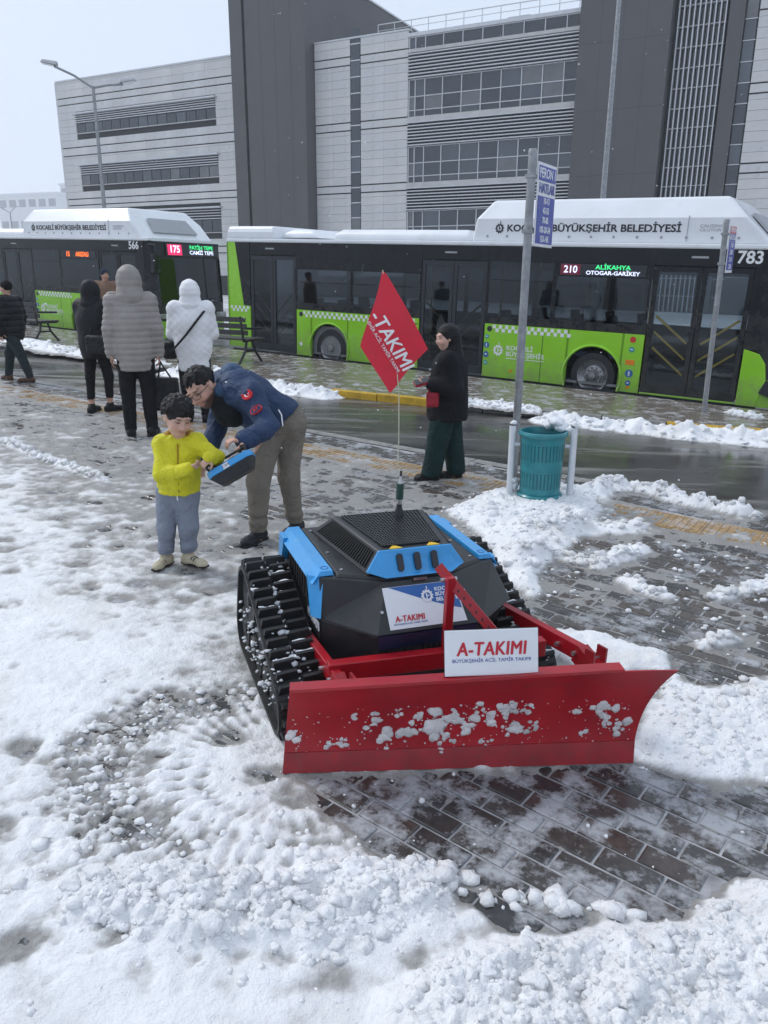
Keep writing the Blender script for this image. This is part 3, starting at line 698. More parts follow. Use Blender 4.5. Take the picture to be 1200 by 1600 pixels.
def bus(label, rt, num, s0, route_side, dest1, dest2, orange=False, group='city buses standing at the platform'):
    """local x forward (along the kerb), y away from the platform, z up from the road"""
    X = Vector((-UD[0], -UD[1], -SL)).normalized(); Z = Vector((SL*UD[0], SL*UD[1], -1)); Z = -Z.normalized(); Y = Z.cross(X)
    root = empty('city_bus', UV(-s0, 13.0, -.27), Matrix((X, Y, Z)).transposed())
    tag(root, label, 'bus', group)
    W = 2.42; x0, x1 = -5.8, 5.72; RF = 2.57
    doors = [(-5.1, -3.8), (-.7, .68), (3.62, 5.1)]; whl = [-2.9, 2.78]; gt = 1.16
    # --- near side panels
    def panel(name, a, b, z0, z1, mat, y=0, th=.03, parent=root, bev=.006):
        mb = MB(); mb.box(a, b, y, y+th, z0, z1); return mb.build(name, mat, parent, bev=bev)
    def green_with_arch(a, b, wx, z0=.21, z1=gt):
        poly = [(a, z0)]; r = .50; zc = .41
        t0 = math.asin((z0-zc)/r)
        for i in range(15):
            t = math.pi-t0+(2*t0-math.pi)*i/14 if False else (math.pi-t0)+((t0)-(math.pi-t0))*i/14
            poly.append((wx+r*math.cos(t), zc+r*math.sin(t)))
        poly += [(b, z0), (b, z1), (a, z1)]
        # split into two columns so every face stays convex enough
        mb = MB()
        pts = poly[1:16]
        for q in range(14):
            (xa, za), (xb, zb) = pts[q], pts[q+1]
            if abs(xb-xa) < 1e-6: continue
            mb.hexa([(xa, 0, za), (xb, 0, zb), (xb, 0, z1), (xa, 0, z1)], [(xa, .03, za), (xb, .03, zb), (xb, .03, z1), (xa, .03, z1)])
        mb.box(a, pts[0][0], 0, .03, z0, z1); mb.box(pts[-1][0], b, 0, .03, z0, z1)
        o = mb.build('side_panel', GREEN, root); fixn(o)
        am = MB(); am.tube([(wx+.515*math.cos(t), -.004, zc+.515*math.sin(t)) for t in np.linspace(math.pi-t0, t0, 22)], .022, 6); am.build('wheel_arch_lip', GREEN, root, smooth=True)
        ln = MB(); ln.lathe([(.5, 0), (.5, .7)], 28, Matrix.Translation((wx, .03, zc)) @ Matrix.Rotation(R(-90), 4, 'X')); ln.build('wheel_housing', PBLACK, root)
        return o
    green_with_arch(-3.78, -.72, whl[0]); green_with_arch(.70, 3.6, whl[1])
    def tail():
        mb = MB()
        for P in ([(x0, .25), (-5.12, .25), (-5.12, 1.16), (x0, 1.16)], [(x0, 1.16), (-5.32, 1.16), (-5.55, 2.5), (x0, 2.5)]): mb.prism(P, 0, .03)
        mb.build('rear_corner_panel', GREEN, root)
    tail()
    mb = MB(); mb.prism([(-5.318, 1.165), (-5.12, 1.165), (-5.12, 2.5), (-5.548, 2.5)], .004, .03); mb.build('rear_quarter_panel', BLACK, root)
    panel('sill_strip', x0+.1, x1-.3, .145, .205, PBLACK, .02); panel('sill_strip', 3.62, 5.1, .205, .235, GREEN, .0)
    # checker bands
    def checks(a, b, z, rows=2, fade=None, q=.062):
        mb = MB(); n = int((b-a)/q)
        for i in range(n):
            for r_ in range(rows):
                if (i+r_) % 2 == 0: mb.box(a+i*q, a+i*q+q, -.003, 0, z-r_*q-q, z-r_*q)
        mb.build('checker_band', PWHITE, root)
    checks(-5.72, -5.15, gt-.01); checks(-3.6, -.75, gt-.02); checks(.86, 2.35, gt-.015)
    # upper black band with windows
    for a, b in ((-3.8, -.7), (.68, 3.62)):
        panel('window_header', a, b, 1.98 if a < 0 else 2.24, 2.5, BLACK, .002)
        panel('window_base_panel', a, b, gt+.003, 1.30, BLACK, .002)
    def win(a, b, z0, z1, g=GLASS):
        mb = MB(); mb.box(a+.008, b-.008, .006, .016, z0, z1); wo = mb.build('window', g, root)
        for e_ in (a, b): MB().box(e_-.02, e_+.02, 0.001, .05, z0, z1).build('window_frame', BLACK, wo)
        return wo
    for a, b in ((-3.8, -2.35), (-2.33, -.72)): win(a, b, 1.30, 1.98)
    win(.70, 1.95, 1.30, 2.24); wo = win(1.98, 3.58, 1.30, 2.03)
    panel('window_header', 1.98, 3.62, 2.03, 2.24, BLACK, .004)
    for a, b in ((-3.7, -2.4), (-2.25, -.8), (.78, 1.9)):
        m_ = MB(); m_.box(a, b, .0, .005, 1.72 if a < 0 else 1.92, 1.735 if a < 0 else 1.935); m_.build('window_bar', BLACK, root)
    # over-door headers and the top rail
    for a, b in doors: panel('door_header', a, b, 2.24, 2.5, BLACK, .002)
    for a, b in ((5.1, 5.35),): panel('front_pillar', a, b, 1.05, 2.5, BLACK, .002)
    mb = MB(); mb.box(x0, x1-.15, -.012, .10, 2.505, RF); mb.build('roof_rail', WHITE, root, bev=.015)
    # doors: two leaves, glass, rails
    for di, (a, b) in enumerate(doors):
        m = (a+b)/2
        for (l0, l1, sgn) in ((a+.01, m-.006, 1), (m+.006, b-.01, -1)):
            lf = MB(); t = .07
            lf.box(l0, l0+t, .008, .05, .235, 2.23); lf.box(l1-t, l1, .008, .05, .235, 2.23); lf.box(l0+t, l1-t, .008, .05, 2.15, 2.23); lf.box(l0+t, l1-t, .008, .05, .235, .38)
            d = lf.build('door', PBLACK if di < 2 else BLACK, root)
            g = MB(); g.box(l0+t, l1-t, .02, .03, .38, 2.15); g.build('pane', GLASSC if di == 2 else GLASS, d)
            for k in range(3):
                z = .95+.0-.25*k+.25; lo, hi = (l0+t+.03, l1-t-.03)
                r_ = MB(); za, zb = (z+.27, z-.13) if sgn > 0 else (z-.13, z+.27)
                r_.tube([(lo, .045, za), (hi, .045, zb)], .021, 6); r_.build('handrail', YEL if di == 2 else YELD, d)
        mb = MB(); mb.box(m-.2, m+.05, -.006, .0, 2.36, 2.39); mb.build('door_lamp', PGREY, root)
    # far side, plain with windows so daylight comes through
    mb = MB(); mb.box(x0+.02, x1-.3, W-.03, W, .2, 1.2); mb.box(x0+.02, x1-.3, W-.03, W, 2.1, 2.5)
    for xx in (-5.7, -4.2, -2.6, -1.0, .6, 2.2, 3.8, 5.2): mb.box(xx-.05, xx+.05, W-.03, W, 1.2, 2.1)
    mb.build('far_side_wall', BLACK, root)
    mb = MB(); mb.box(x0+.05, x1-.35, W-.02, W-.012, 1.2, 2.1); mb.build('far_side_glass', GLASSC, root)
    mb = MB(); mb.box(x0+.05, x1-.4, .06, W-.05, .26, .30); mb.build('floor', INTG, root)
    mb = MB(); mb.box(x0, x1-.2, .0, W, 2.50, 2.56); mb.build('roof', WHITE, root)
    mb = MB(); mb.box(x0, x0+.05, .0, W, .25, 2.5); mb.build('rear_wall', GREEN, root)
    mb = MB(); mb.box(x0+.05, -5.1, .06, W-.05, .3, 2.2); mb.box(-3.75, -2.0, .08, W-.1, .3, .85); mb.build('engine_housing', INTG, root)
    sm = MB(); sm.box(-.2, .2, -.2, .2, .42, .50); sm.hexa([(-.2, -.2, .5), (-.12, -.2, .5), (-.12, .2, .5), (-.2, .2, .5)], [(-.3, -.18, 1.1), (-.24, -.18, 1.1), (-.24, .18, 1.1), (-.3, .18, 1.1)]); sm.box(-.05, .05, -.05, .05, 0, .42)
    sme = mesh('seat', sm.v, sm.f, SEATM)
    for xs in (-3.2, -2.5, -1.8, 1.2, 1.9, 2.6, 3.2):
        for ys in (.32, 2.0):
            if xs < 0 and ys < 1 and xs > -2: continue
            o = bpy.data.objects.new('seat', sme); add(o, root); o.location = (xs, ys, .30)
    for xs in (-.75, .75, 3.5, 1.5): MB().tube([(xs, .5, .3), (xs, .5, 2.5)], .018, 6).build('grab_pole', YEL, root)
    # wheels
    for wx in whl:
        for ys in (.06, W-.06):
            s_ = 1 if ys < 1 else -1
            M = Matrix.Translation((wx, ys, .41)) @ Matrix.Rotation(R(-90*s_), 4, 'X')
            mb = MB(); mb.lathe([(.27, .0), (.30, -.0), (.385, .012), (.41, .05), (.41, .24), (.385, .28), (.27, .28)], 36, M); wl = mb.build('wheel', RUB, root, smooth=True)
            if s_ < 0: continue
            mb = MB(); mb.lathe([(.0, .03), (.09, .03), (.10, .055), (.17, .075), (.20, .06), (.245, .02), (.27, .0), (.275, .03)], 36, M); mb.build('rim', RIM, wl, smooth=True)
            mb = MB()
            for k in range(10): a_ = 2*math.pi*k/10; c = M @ Vector((.135*math.cos(a_), .135*math.sin(a_), .06)); mb.cyl(c, c+Vector((0, -.045, 0)), .017, n=6)
            mb.build('wheel_nuts', RIM, wl)
            mb = MB(); mb.lathe([(0, -.015), (.06, -.012), (.075, .02), (.08, .05)], 20, M); mb.build('hub_cap', RIM, wl, smooth=True)
    # front end
    fx = x1
    fr = MB()
    fr.hexa([(5.35, 0, 1.08), (5.35, 0, 2.5), (5.35, W, 2.5), (5.35, W, 1.08)], [(fx-.02, .10, 1.08), (fx-.13, .10, 2.5), (fx-.13, W-.1, 2.5), (fx-.02, W-.1, 1.08)])
    wsh = MB()
    prof = [(0.0, 5.36), (.05, 5.58), (.14, 5.68), (.35, 5.72), (W/2, 5.74), (W-.35, 5.72), (W-.14, 5.68), (W-.05, 5.58), (W, 5.36)]
    def skin(name, z0, z1, mat, lean0=0, lean1=0, off=0, rng=(0, 9), parent=root):
        m_ = MB(); P = prof[rng[0]:rng[1]]
        lo = [(x-lean0+off, y, z0) for y, x in P]; hi = [(x-lean1+off, y, z1) for y, x in P]; n = len(P)
        m_.raw(lo+hi+[(x-.03, y, z) for x, y, z in lo]+[(x-.03, y, z) for x, y, z in hi], [(i, i+1, n+i+1, n+i) for i in range(n-1)]+[(2*n+i, 3*n+i, 3*n+i+1, 2*n+i+1) for i in range(n-1)]); return fixn(m_.build(name, mat, parent, smooth=True))
    skin('windscreen', 1.05, 2.12, GLASS, .01, .10, rng=(1, 8)); skin('destination_box', 2.12, 2.5, BLACK, .10, .14)
    skin('front_pillar', 1.05, 2.12, BLACK, .005, .095, .004, (0, 3)); skin('front_pillar', 1.05, 2.12, BLACK, .005, .095, .004, (6, 9))
    skin('front_mask', .62, 1.05, BLACK, 0, .01); bp = skin('bumper', .2, .62, GREEN, -.01, 0)
    mb = MB(); mb.prism([(5.12, .2), (5.40, .2), (5.5, .6), (5.45, .86), (5.35, 1.0), (5.12, 1.06)], -.004, .03); mb.build('front_corner_panel', GREEN, root, bev=.01)
    mb = MB(); mb.prism([(5.42, .42), (5.62, .36), (5.68, .52), (5.5, .62)], -.006, .08); mb.build('fog_lamp', PBLACK, root)
    for ys in (.28, W-.28):
        mb = MB(); mb.box(5.68, 5.755, ys-.18, ys+.18, .66, .80); mb.build('headlight', RIM, root, bev=.03)
    mb = MB(); mb.tube([(5.75, .5, 1.06), (5.76, 1.2, 1.16)], .012, 6); mb.tube([(5.75, 1.3, 1.06), (5.76, 2.0, 1.16)], .012, 6); mb.build('wiper', PBLACK, root)
    mb = MB(); mb.tube([(5.55, .0, 2.42), (5.85, -.05, 2.40), (5.95, -.1, 2.2)], .025, 8); mr = mb.build('mirror_arm', BLACK, root, smooth=True)
    mb = MB(); mb.box(5.86, 5.98, -.22, -.02, 1.75, 2.2); mb.build('mirror', BLACK, mr, bev=.03)
    # steering area: dashboard, wheel, driver seat
    mb = MB(); mb.box(5.0, 5.5, .2, W-.2, .95, 1.1); mb.build('dashboard', INTG, root)
    # roof pieces
    def fair(name, a, b, z0, z1, y0, y1, ra, rb, inset, mat=WHITE):
        m_ = MB(); lo = [(a, y0, z0), (b, y0, z0), (b, y1, z0), (a, y1, z0)]
        mid = [(a+ra*.25, y0+.0, z0+(z1-z0)*.55), (b-rb*.55, y0+.0, z0+(z1-z0)*.55), (b-rb*.55, y1, z0+(z1-z0)*.55), (a+ra*.25, y1, z0+(z1-z0)*.55)]
        hi = [(a+ra, y0+inset, z1), (b-rb, y0+inset, z1), (b-rb, y1-inset, z1), (a+ra, y1-inset, z1)]
        m_.raw(lo+mid+hi, [(0, 1, 5, 4), (1, 2, 6, 5), (2, 3, 7, 6), (3, 0, 4, 7), (4, 5, 9, 8), (5, 6, 10, 9), (6, 7, 11, 10), (7, 4, 8, 11), (8, 9, 10, 11), (3, 2, 1, 0)])
        return fixn(m_.build(name, mat, root, bev=.05, seg=3))
    big = fair('gas_tank_fairing', .28, 5.28, 2.56, 3.27, .06, W-.06, .3, .75, .22)
    mb = MB(); mb.box(4.02, 4.028, .052, .07, 2.6, 2.98); mb.build('fairing_seam', PGREY, big)
    mb = MB()
    for k in range(12): mb.cyl((.6+k*.38, .064, 2.66), (.6+k*.38, .05, 2.66), .022, n=8)
    mb.build('fairing_bolts', PGREY, big)
    mb = MB(); mb.hexa([(5.2, .5, 2.72), (5.2, W-.5, 2.72), (4.86, W-.6, 3.05), (4.86, .6, 3.05)], [(5.15, .5, 2.70), (5.15, W-.5, 2.70), (4.81, W-.6, 3.03), (4.81, .6, 3.03)]); mb.build('fairing_recess', PGREY, big)
    fair('low_roof_fairing', -2.9, .26, 2.56, 2.77, .1, W-.1, .14, .1, .12); fair('rear_roof_cap', x0, -4.4, 2.56, 2.83, .01, W-.01, .02, .05, .05); fair('roof_hatch', -4.38, -3.35, 2.6, 2.78, .25, W-.5, .2, .3, .12)
    tf = face((2.45, .055, 2.79), (1, 0, 0), (0, 0, 1))
    text('fairing_lettering', 'KOCAELİ BÜYÜKŞEHİR BELEDİYESİ', .155, PBLACK, big, tf, bold=.004, sx=1.18)
    text('fairing_lettering', 'ÇALIŞINCA\nOLUYOR', .06, PGREY, big, face((4.2, .055, 2.80), (1, 0, 0), (0, 0, 1)), sx=1.3, align='LEFT')
    gear_logo('fairing_emblem', .085, PBLACK, big, face((.83, .055, 2.79), (1, 0, 0), (0, 0, 1)))
    # fleet number, displays, decals
    text('fleet_number', num, .25, PWHITE, root, face((5.0, -.002, 2.38), (1, 0, 0), (0, 0, 1)), bold=.006)
    dp = MB(); dp.box(2.05, 3.5, -.004, .003, 2.05, 2.235); db = dp.build('side_display', PBLACK, root)
    if orange:
        text('route_digits', route_side, .17, L_ORA, db, face((2.35, -.006, 2.14), (1, 0, 0), (0, 0, 1)), bold=.004); text('destination_text', dest1, .15, L_ORA, db, face((2.95, -.006, 2.14), (1, 0, 0), (0, 0, 1)), bold=.004)
    else:
        mb = MB(); mb.box(2.06, 2.40, -.006, -.004, 2.06, 2.225); mb.build('route_backing', pm('led_red_field', (.16, .01, .03), .5, emit=.2), db)
        text('route_digits', route_side, .16, L_WHT, db, face((2.23, -.008, 2.14), (1, 0, 0), (0, 0, 1)), bold=.003)
        text('destination_text', dest1, .095, L_GRN, db, face((2.95, -.008, 2.185), (1, 0, 0), (0, 0, 1)), bold=.002, sx=1.25); text('destination_text', dest2, .085, L_WHT, db, face((2.95, -.008, 2.095), (1, 0, 0), (0, 0, 1)), bold=.002, sx=1.2)
    fxm = lambda y, z: face((5.62 if z > 2.2 else 5.7, y, z), (0, 1, 0), (-.1, 0, 1))
    fd = MB(); fd.hexa([(5.655, .45, 2.17), (5.655, 2.2, 2.17), (5.625, 2.2, 2.46), (5.625, .45, 2.46)], [(5.645, .45, 2.17), (5.645, 2.2, 2.17), (5.615, 2.2, 2.46), (5.615, .45, 2.46)]); fdo = fixn(fd.build('front_display', PBLACK, root))
    mb = MB(); mb.hexa([(5.659, .5, 2.19), (5.659, .95, 2.19), (5.631, .95, 2.44), (5.631, .5, 2.44)], [(5.655, .5, 2.19), (5.655, .95, 2.19), (5.627, .95, 2.44), (5.627, .5, 2.44)]); fixn(mb.build('route_backing', L_RED, fdo))
    text('route_digits', rt, .23, L_WHT, fdo, face((5.65, .72, 2.325), (0, 1, 0), (-.1, 0, 1)), bold=.006)
    text('destination_text', dest1 if not orange else 'FATİH TEPE', .125, L_GRN, fdo, face((5.646, 1.6, 2.38), (0, 1, 0), (-.1, 0, 1)), bold=.003, sx=1.2); text('destination_text', dest2, .125, L_WHT, fdo, face((5.656, 1.6, 2.26), (0, 1, 0), (-.1, 0, 1)), bold=.003, sx=1.2)
    def disc(name, x, z, r, mat, glyph=None):
        mb = MB(); mb.cyl((x, 0.0, z), (x, -.004, z), r, n=20); o = mb.build(name, mat, root)
        if glyph:
            g = MB(); 
            for q in glyph: g.box(x+q[0]*r, x+q[1]*r, -.006, -.004, z+q[2]*r, z+q[3]*r)
            g.build('pictogram', PWHITE, o)
    man = [(-.12, .12, .4, .65), (-.2, .2, -.1, .35), (-.18, -.04, -.65, -.1), (.04, .18, -.65, -.1)]; bar = [(-.5, .5, -.15, .15), (-.2, .1, .15, .4)]
    for xs in (.80, 3.42, -3.66): disc('marker_lamp', xs, gt-.09, .05, PBLACK if xs < 3 else PRED, [(-.4, .4, -.4, .4)] if 0 else None)
    for i, (z, m_, g_) in enumerate(((.93, PTEAL, bar), (.78, PBLUE, man), (.61, PBLUE, bar), (.46, PTEAL, bar))): disc('pictogram_sticker', .76, z, .055 if i in (1, 2) else .04, m_, g_)
    for z, m_, g_, r_ in ((.91, PTEAL, bar, .045), (.52, PBLUE, man, .065), (.36, PBLUE, bar, .045)): disc('pictogram_sticker', 3.42, z, r_, m_, g_)
    mb = MB(); mb.box(3.34, 3.49, -.006, 0, .66, .74); mb.build('side_indicator', PAMB, root, bev=.004)
    for xs, z in ((3.40, .27), (1.25, .33)): mb = MB(); mb.box(xs, xs+.05, -.005, 0, z, z+.04); mb.build('side_marker', PAMB, root)
    gear_logo('side_emblem', .10, PWHITE, root, face((1.0, -.001, .70), (1, 0, 0), (0, 0, 1)))
    text('side_lettering', 'KOCAELİ\nBÜYÜKŞEHİR', .11, PWHITE, root, face((1.16, -.001, .70), (1, 0, 0), (0, 0, 1)), bold=.002, align='LEFT', sx=1.1)
    mb = MB(); mb.box(1.16, 1.9, -.002, 0, .565, .575); mb.build('lettering_rule', PWHITE, root)
    mb = MB(); mb.box(1.84, 1.85, -.002, 0, .22, gt-.06); mb.build('panel_seam', PBLACK, root); mb = MB(); mb.box(-1.22, -1.2, -.002, 0, .22, gt); mb.box(-1.2, -.74, -.002, 0, gt-.12, gt-.1); mb.build('panel_seam', PBLACK, root)
    mb = MB(); q = .05
    mb.raw([(-3.66-q, -.003, .45), (-3.66, -.003, .45-q), (-3.66+q, -.003, .45), (-3.66, -.003, .45+q)], [(0, 1, 2, 3)]); mb.build('hazard_diamond', PWHITE, root)
    return root
bus('long green and black city bus with white roof fairing and a number ending in 3', '210', '783', -7.3, '210', 'ALİKAHYA', 'OTOGAR-GARİKEY')
bus('green and black city bus with a 175 front display and orange side sign', '175', '566', -21.25, '15', 'ARIZALI', 'CAMİİ TEPE', True)
# ================================================================== office building behind the buses
CLAD = pm('pale_stone_cladding', (.60, .595, .58), .6, var=.10, vs=.9, bmp=.15, bs=30, bd=.004, dirt=.15, dirtcol=(.36, .36, .35))
CLAD2 = pm('pale_stone_cladding_warm', (.63, .615, .59), .6, var=.10, vs=.8, bmp=.15, bs=30, bd=.004)
DARKC = pm('dark_grey_panel', (.085, .085, .088), .5, var=.10, vs=.7, bmp=.1, bs=20)
DARKB = pm('dark_recess', (.03, .031, .034), .7, var=.2)
BGLASS = pm('office_glass', (.028, .038, .05), .06, var=.35, vs=.35, spec=.8)
BGLASS2 = pm('office_glass_pale', (.06, .075, .09), .10, var=.3, vs=.5, spec=.8); BLIND = pm('office_blind_behind_glass', (.13, .135, .14), .12, var=.2, vs=1, spec=.8)
_rg = random.Random(12)
def bglass(): return _rg.choices([BGLASS, BGLASS2, BLIND], [.6, .3, .1])[0]
ALU = pm('pale_aluminium', (.60, .61, .62), .4, var=.08, metal=.2)
BEAMC = pm('pale_concrete_band', (.52, .51, .49), .6, var=.12, vs=2)
def clad(parent, s0, s1, z0, z1, course=.40, wid=2.0, grooves=(), holes=(), y0=0.0, y1=.09, mats=(CLAD, CLAD2)):
    n = max(1, round((s1-s0)/wid)); dx = (s1-s0)/n; cache = {}
    zs = [z0]; rng = random.Random(int(s0*10)+99)
    gs = sorted(grooves)
    while zs[-1] < z1-.05:
        zn = min(zs[-1]+course, z1)
        for g in gs:
            if zs[-1]+.02 < g < zn+.12: zn = g
        zs.append(zn)
    for a, b in zip(zs[:-1], zs[1:]):
        gap = .07 if any(abs(b-g) < 1e-6 for g in gs) else .013
        spans = [(s0+i*dx, s0+(i+1)*dx) for i in range(n)]
        for h0, h1, hz0, hz1 in holes:
            if b > hz0+.02 and a < hz1-.02:
                ns = []
                for p, q in spans:
                    if q <= h0+.01 or p >= h1-.01: ns.append((p, q)); continue
                    if p < h0-.05: ns.append((p, h0))
                    if q > h1+.05: ns.append((h1, q))
                spans = ns
        for p, q in spans:
            k = (round(q-p, 3), round(b-a-gap, 3), rng.randrange(len(mats)))
            me = cache.get(k)
            if me is None:
                mb = MB(); mb.box(.005, k[0]-.005, y0, y1, 0, k[1]); me = cache[k] = mesh('cladding_panel', mb.v, mb.f, mats[k[2]])
            o = bpy.data.objects.new('cladding_panel', me); add(o, parent); o.location = (p, rng.uniform(-.004, .004), a)
def piece(name, x0, x1, y0, y1, z0, z1, mat, parent, bev=0): return MB().box(x0, x1, y0, y1, z0, z1).build(name, mat, parent, bev=bev)
def building():
    root = empty('office_building', (1.485, 56.25, -.4625), (0, 0, R(-27.35)), 1.25)
    tag(root, 'large pale stone office building with dark grey towers and louvred window bands', 'building')
    # far wing with ribbon windows
    w1 = piece('side_wing', -26, -10.95, .1, 14, -2, 14.1, DARKB, root)
    holes = [(-24.5, -12.8, 11.0, 12.1), (-24.5, -12.8, 7.8, 9.0), (-24.5, -12.8, 4.6, 6.0)]
    clad(w1, -26, -10.95, 2.0, 14.15, .42, 2.45, (13.2, 12.8, 10.2, 9.7, 7.0, 6.6, 3.8, 3.4), holes)
    piece('parapet_cap', -26.05, -10.9, -.03, .5, 14.15, 14.24, ALU, w1)
    for h0, h1, z0, z1 in holes:
        piece('window_hood', h0-.12, h1+.14, -.28, .02, z1, z1+.09, ALU, w1); zm = z0+(z1-z0)*.52
        n = 15; dx = (h1-h0)/n
        for i in range(n): piece('window_pane', h0+i*dx+.03, h0+(i+1)*dx-.03, .06, .095, z0+.03, zm, bglass(), w1)
        for i in range(4): piece('louver_slat', h0+.02, h1-.02, -.03, .05, zm+.05+i*(z1-zm)/4.2, zm+.10+i*(z1-zm)/4.2, ALU, w1)
        piece('window_sill', h0, h1, -.04, .06, z0-.05, z0, BEAMC, w1)
    piece('end_wall', -26.14, -26.002, .0, 14, -2, 14.15, CLAD, w1)
    # dark stair tower
    t = piece('dark_tower', -9.77, -5.84, -.9, 13.5, -2, 17.9, DARKC, root)
    piece('tower_fin', -10.9, -10.03, -.8, 6, -2, 19.5, DARKC, t); piece('tower_joint', -10.02, -9.78, -.6, 6, -2, 18, DARKB, t)
    for i in range(3): piece('panel_seam', -9.76+1.0*(i+1)-.006, -9.76+1.0*(i+1)+.006, -.903, -.9, -2, 17.9, DARKB, t)
    piece('tower_cap', -9.82, -5.79, -.95, 13.55, 17.9, 18.0, ALU, t)
    # middle wing with a glazed slot
    w2 = piece('middle_wing', -5.83, 0, .1, 14, -2, 14.05, DARKB, root); gr = (13.3, 12.9, 10.1, 9.7, 6.9, 6.5, 3.7, 3.3)
    clad(w2, -5.8, -3.55, 2.0, 14.1, .42, 1.35, gr); clad(w2, -2.9, -.06, 2.0, 14.1, .42, 1.45, gr)
    piece('parapet_cap', -5.8, -.03, -.03, .4, 14.1, 14.18, ALU, w2)
    z = 2.0
    while z < 13.9: piece('window_pane', -3.5, -2.95, .02, .06, z+.03, z+.75, bglass(), w2); piece('slot_rail', -3.52, -2.93, -.01, .08, z-.03, z+.025, ALU, w2); z += .79
    # window wing
    w3 = piece('window_wing', .0, 8.95, .12, 14, -2, 13.9, DARKB, root); mull = [0, .35, .9, 1.9, 2.95, 4.0, 5.05, 6.1, 7.15, 8.2, 8.95]
    def rows(levels):
        for za, zb in levels:
            for a, b in zip(mull[:-1], mull[1:]): piece('window_pane', a+.03, b-.03, .06, .1, za+.02, zb-.02, bglass(), w3)
            piece('transom', 0, 8.95, .02, .1, zb-.02, zb+.02, ALU, w3)
    rows([(13.2, 13.75)])
    for base in (10.05, 6.85, 3.65):
        rows([(base, base+.3), (base+.3, base+.95), (base+.95, base+1.75)])
        for m in mull: piece('mullion', m-.022, m+.022, .0, .1, base, base+1.75, ALU, w3)
        piece('floor_band', -.05, 8.97, -.12, .12, base-.3, base-.02, BEAMC, w3)
        for k in range(8): zz = base+1.79+k*.155; piece('louver_slat', .0, 8.95, -.16, -.02, zz, zz+.05, ALU, w3)
        for m in mull[::2]: piece('louver_bracket', m-.02, m+.02, -.02, .1, base+1.78, base+2.95, DARKB, w3)
    for m in mull: piece('mullion', m-.02, m+.02, .0, .1, 13.2, 13.75, ALU, w3)
    piece('floor_band', -.05, 8.97, -.12, .12, 13.03, 13.19, BEAMC, w3); piece('roof_edge', -.05, 8.97, -.05, .3, 13.78, 13.95, ALU, w3)
    rl = piece('roof_railing', -2.0, 8.95, .28, .31, 14.62, 14.66, ALU, w3); piece('rail_bar', -2.0, 8.95, .28, .31, 14.34, 14.36, ALU, w3)
    for i in range(12): piece('rail_post', -2+i*.97-.015, -2+i*.97+.015, .28, .31, 13.9, 14.64, ALU, w3)
    piece('roof_hut', 4.2, 5.4, 3, 4, 13.9, 14.9, ALU, w3)
    # dark block and finned slot
    t2 = piece('dark_tower', 8.99, 13.02, -.7, 12, -2, 20, DARKC, root)
    for i in range(1, 4): piece('panel_seam', 8.99+i*1.0-.005, 8.99+i*1.0+.005, -.703, -.7, -2, 20, DARKB, t2)
    for i in range(7): piece('panel_seam', 9.0, 13.0, -.703, -.7, 1+i*2.8, 1.012+i*2.8, DARKB, t2)
    w4 = piece('finned_slot', 13.02, 15.2, .3, 12, -2, 20, BGLASS, root)
    for i in range(10): piece('vertical_fin', 13.2+i*.215, 13.245+i*.215, -.12, .1, -1, 20, ALU, w4)
    for i in range(21): piece('slot_rail', 13.15, 15.2, .1, .28, .3+i*.82, .34+i*.82, ALU, w4)
    piece('dark_pillar', 15.30, 15.93, -.2, 10, -2, 20, DARKC, root)
    w5 = piece('corner_wing', 15.94, 24, .1, 12, -2, 20, DARKB, root)
    for i in range(21): piece('window_pane', 15.98, 16.42, .03, .08, .3+i*.82, 1.07+i*.82, bglass(), w5); piece('slot_rail', 15.95, 16.45, 0, .08, 1.085+i*.82, 1.12+i*.82, ALU, w5)
    clad(w5, 16.48, 20.5, 2, 19.6, .42, 2.0, gr)
building()
def farblock(name, label, loc, w_, d, h, rot, rows, cols):
    root = empty(name, loc, (0, 0, rot)); tag(root, label, 'building', 'pale buildings far off in the haze')
    piece('wall', -w_/2, w_/2, 0, d, 0, h, CLAD, root); piece('roof', -w_/2-.8, w_/2+.8, -.8, d+.8, h, h+1.5, ALU, root)
    for r_ in range(rows):
        for c in range(cols):
            z = h*(r_+.45)/rows; x = -w_/2+w_*(c+.15)/cols; piece('window', x, x+w_/cols*.7, -.05, 0, z, z+h/rows*.35, BGLASS, root)
farblock('far_building', 'low white block with a flat roof far off in the haze', (-278, 640, 0), 58, 40, 62.5, R(-20), 4, 6)
farblock('far_building', 'taller grey block with window rows far off in the haze', (-246, 690, 0), 62, 40, 76.0, R(-20), 6, 7)

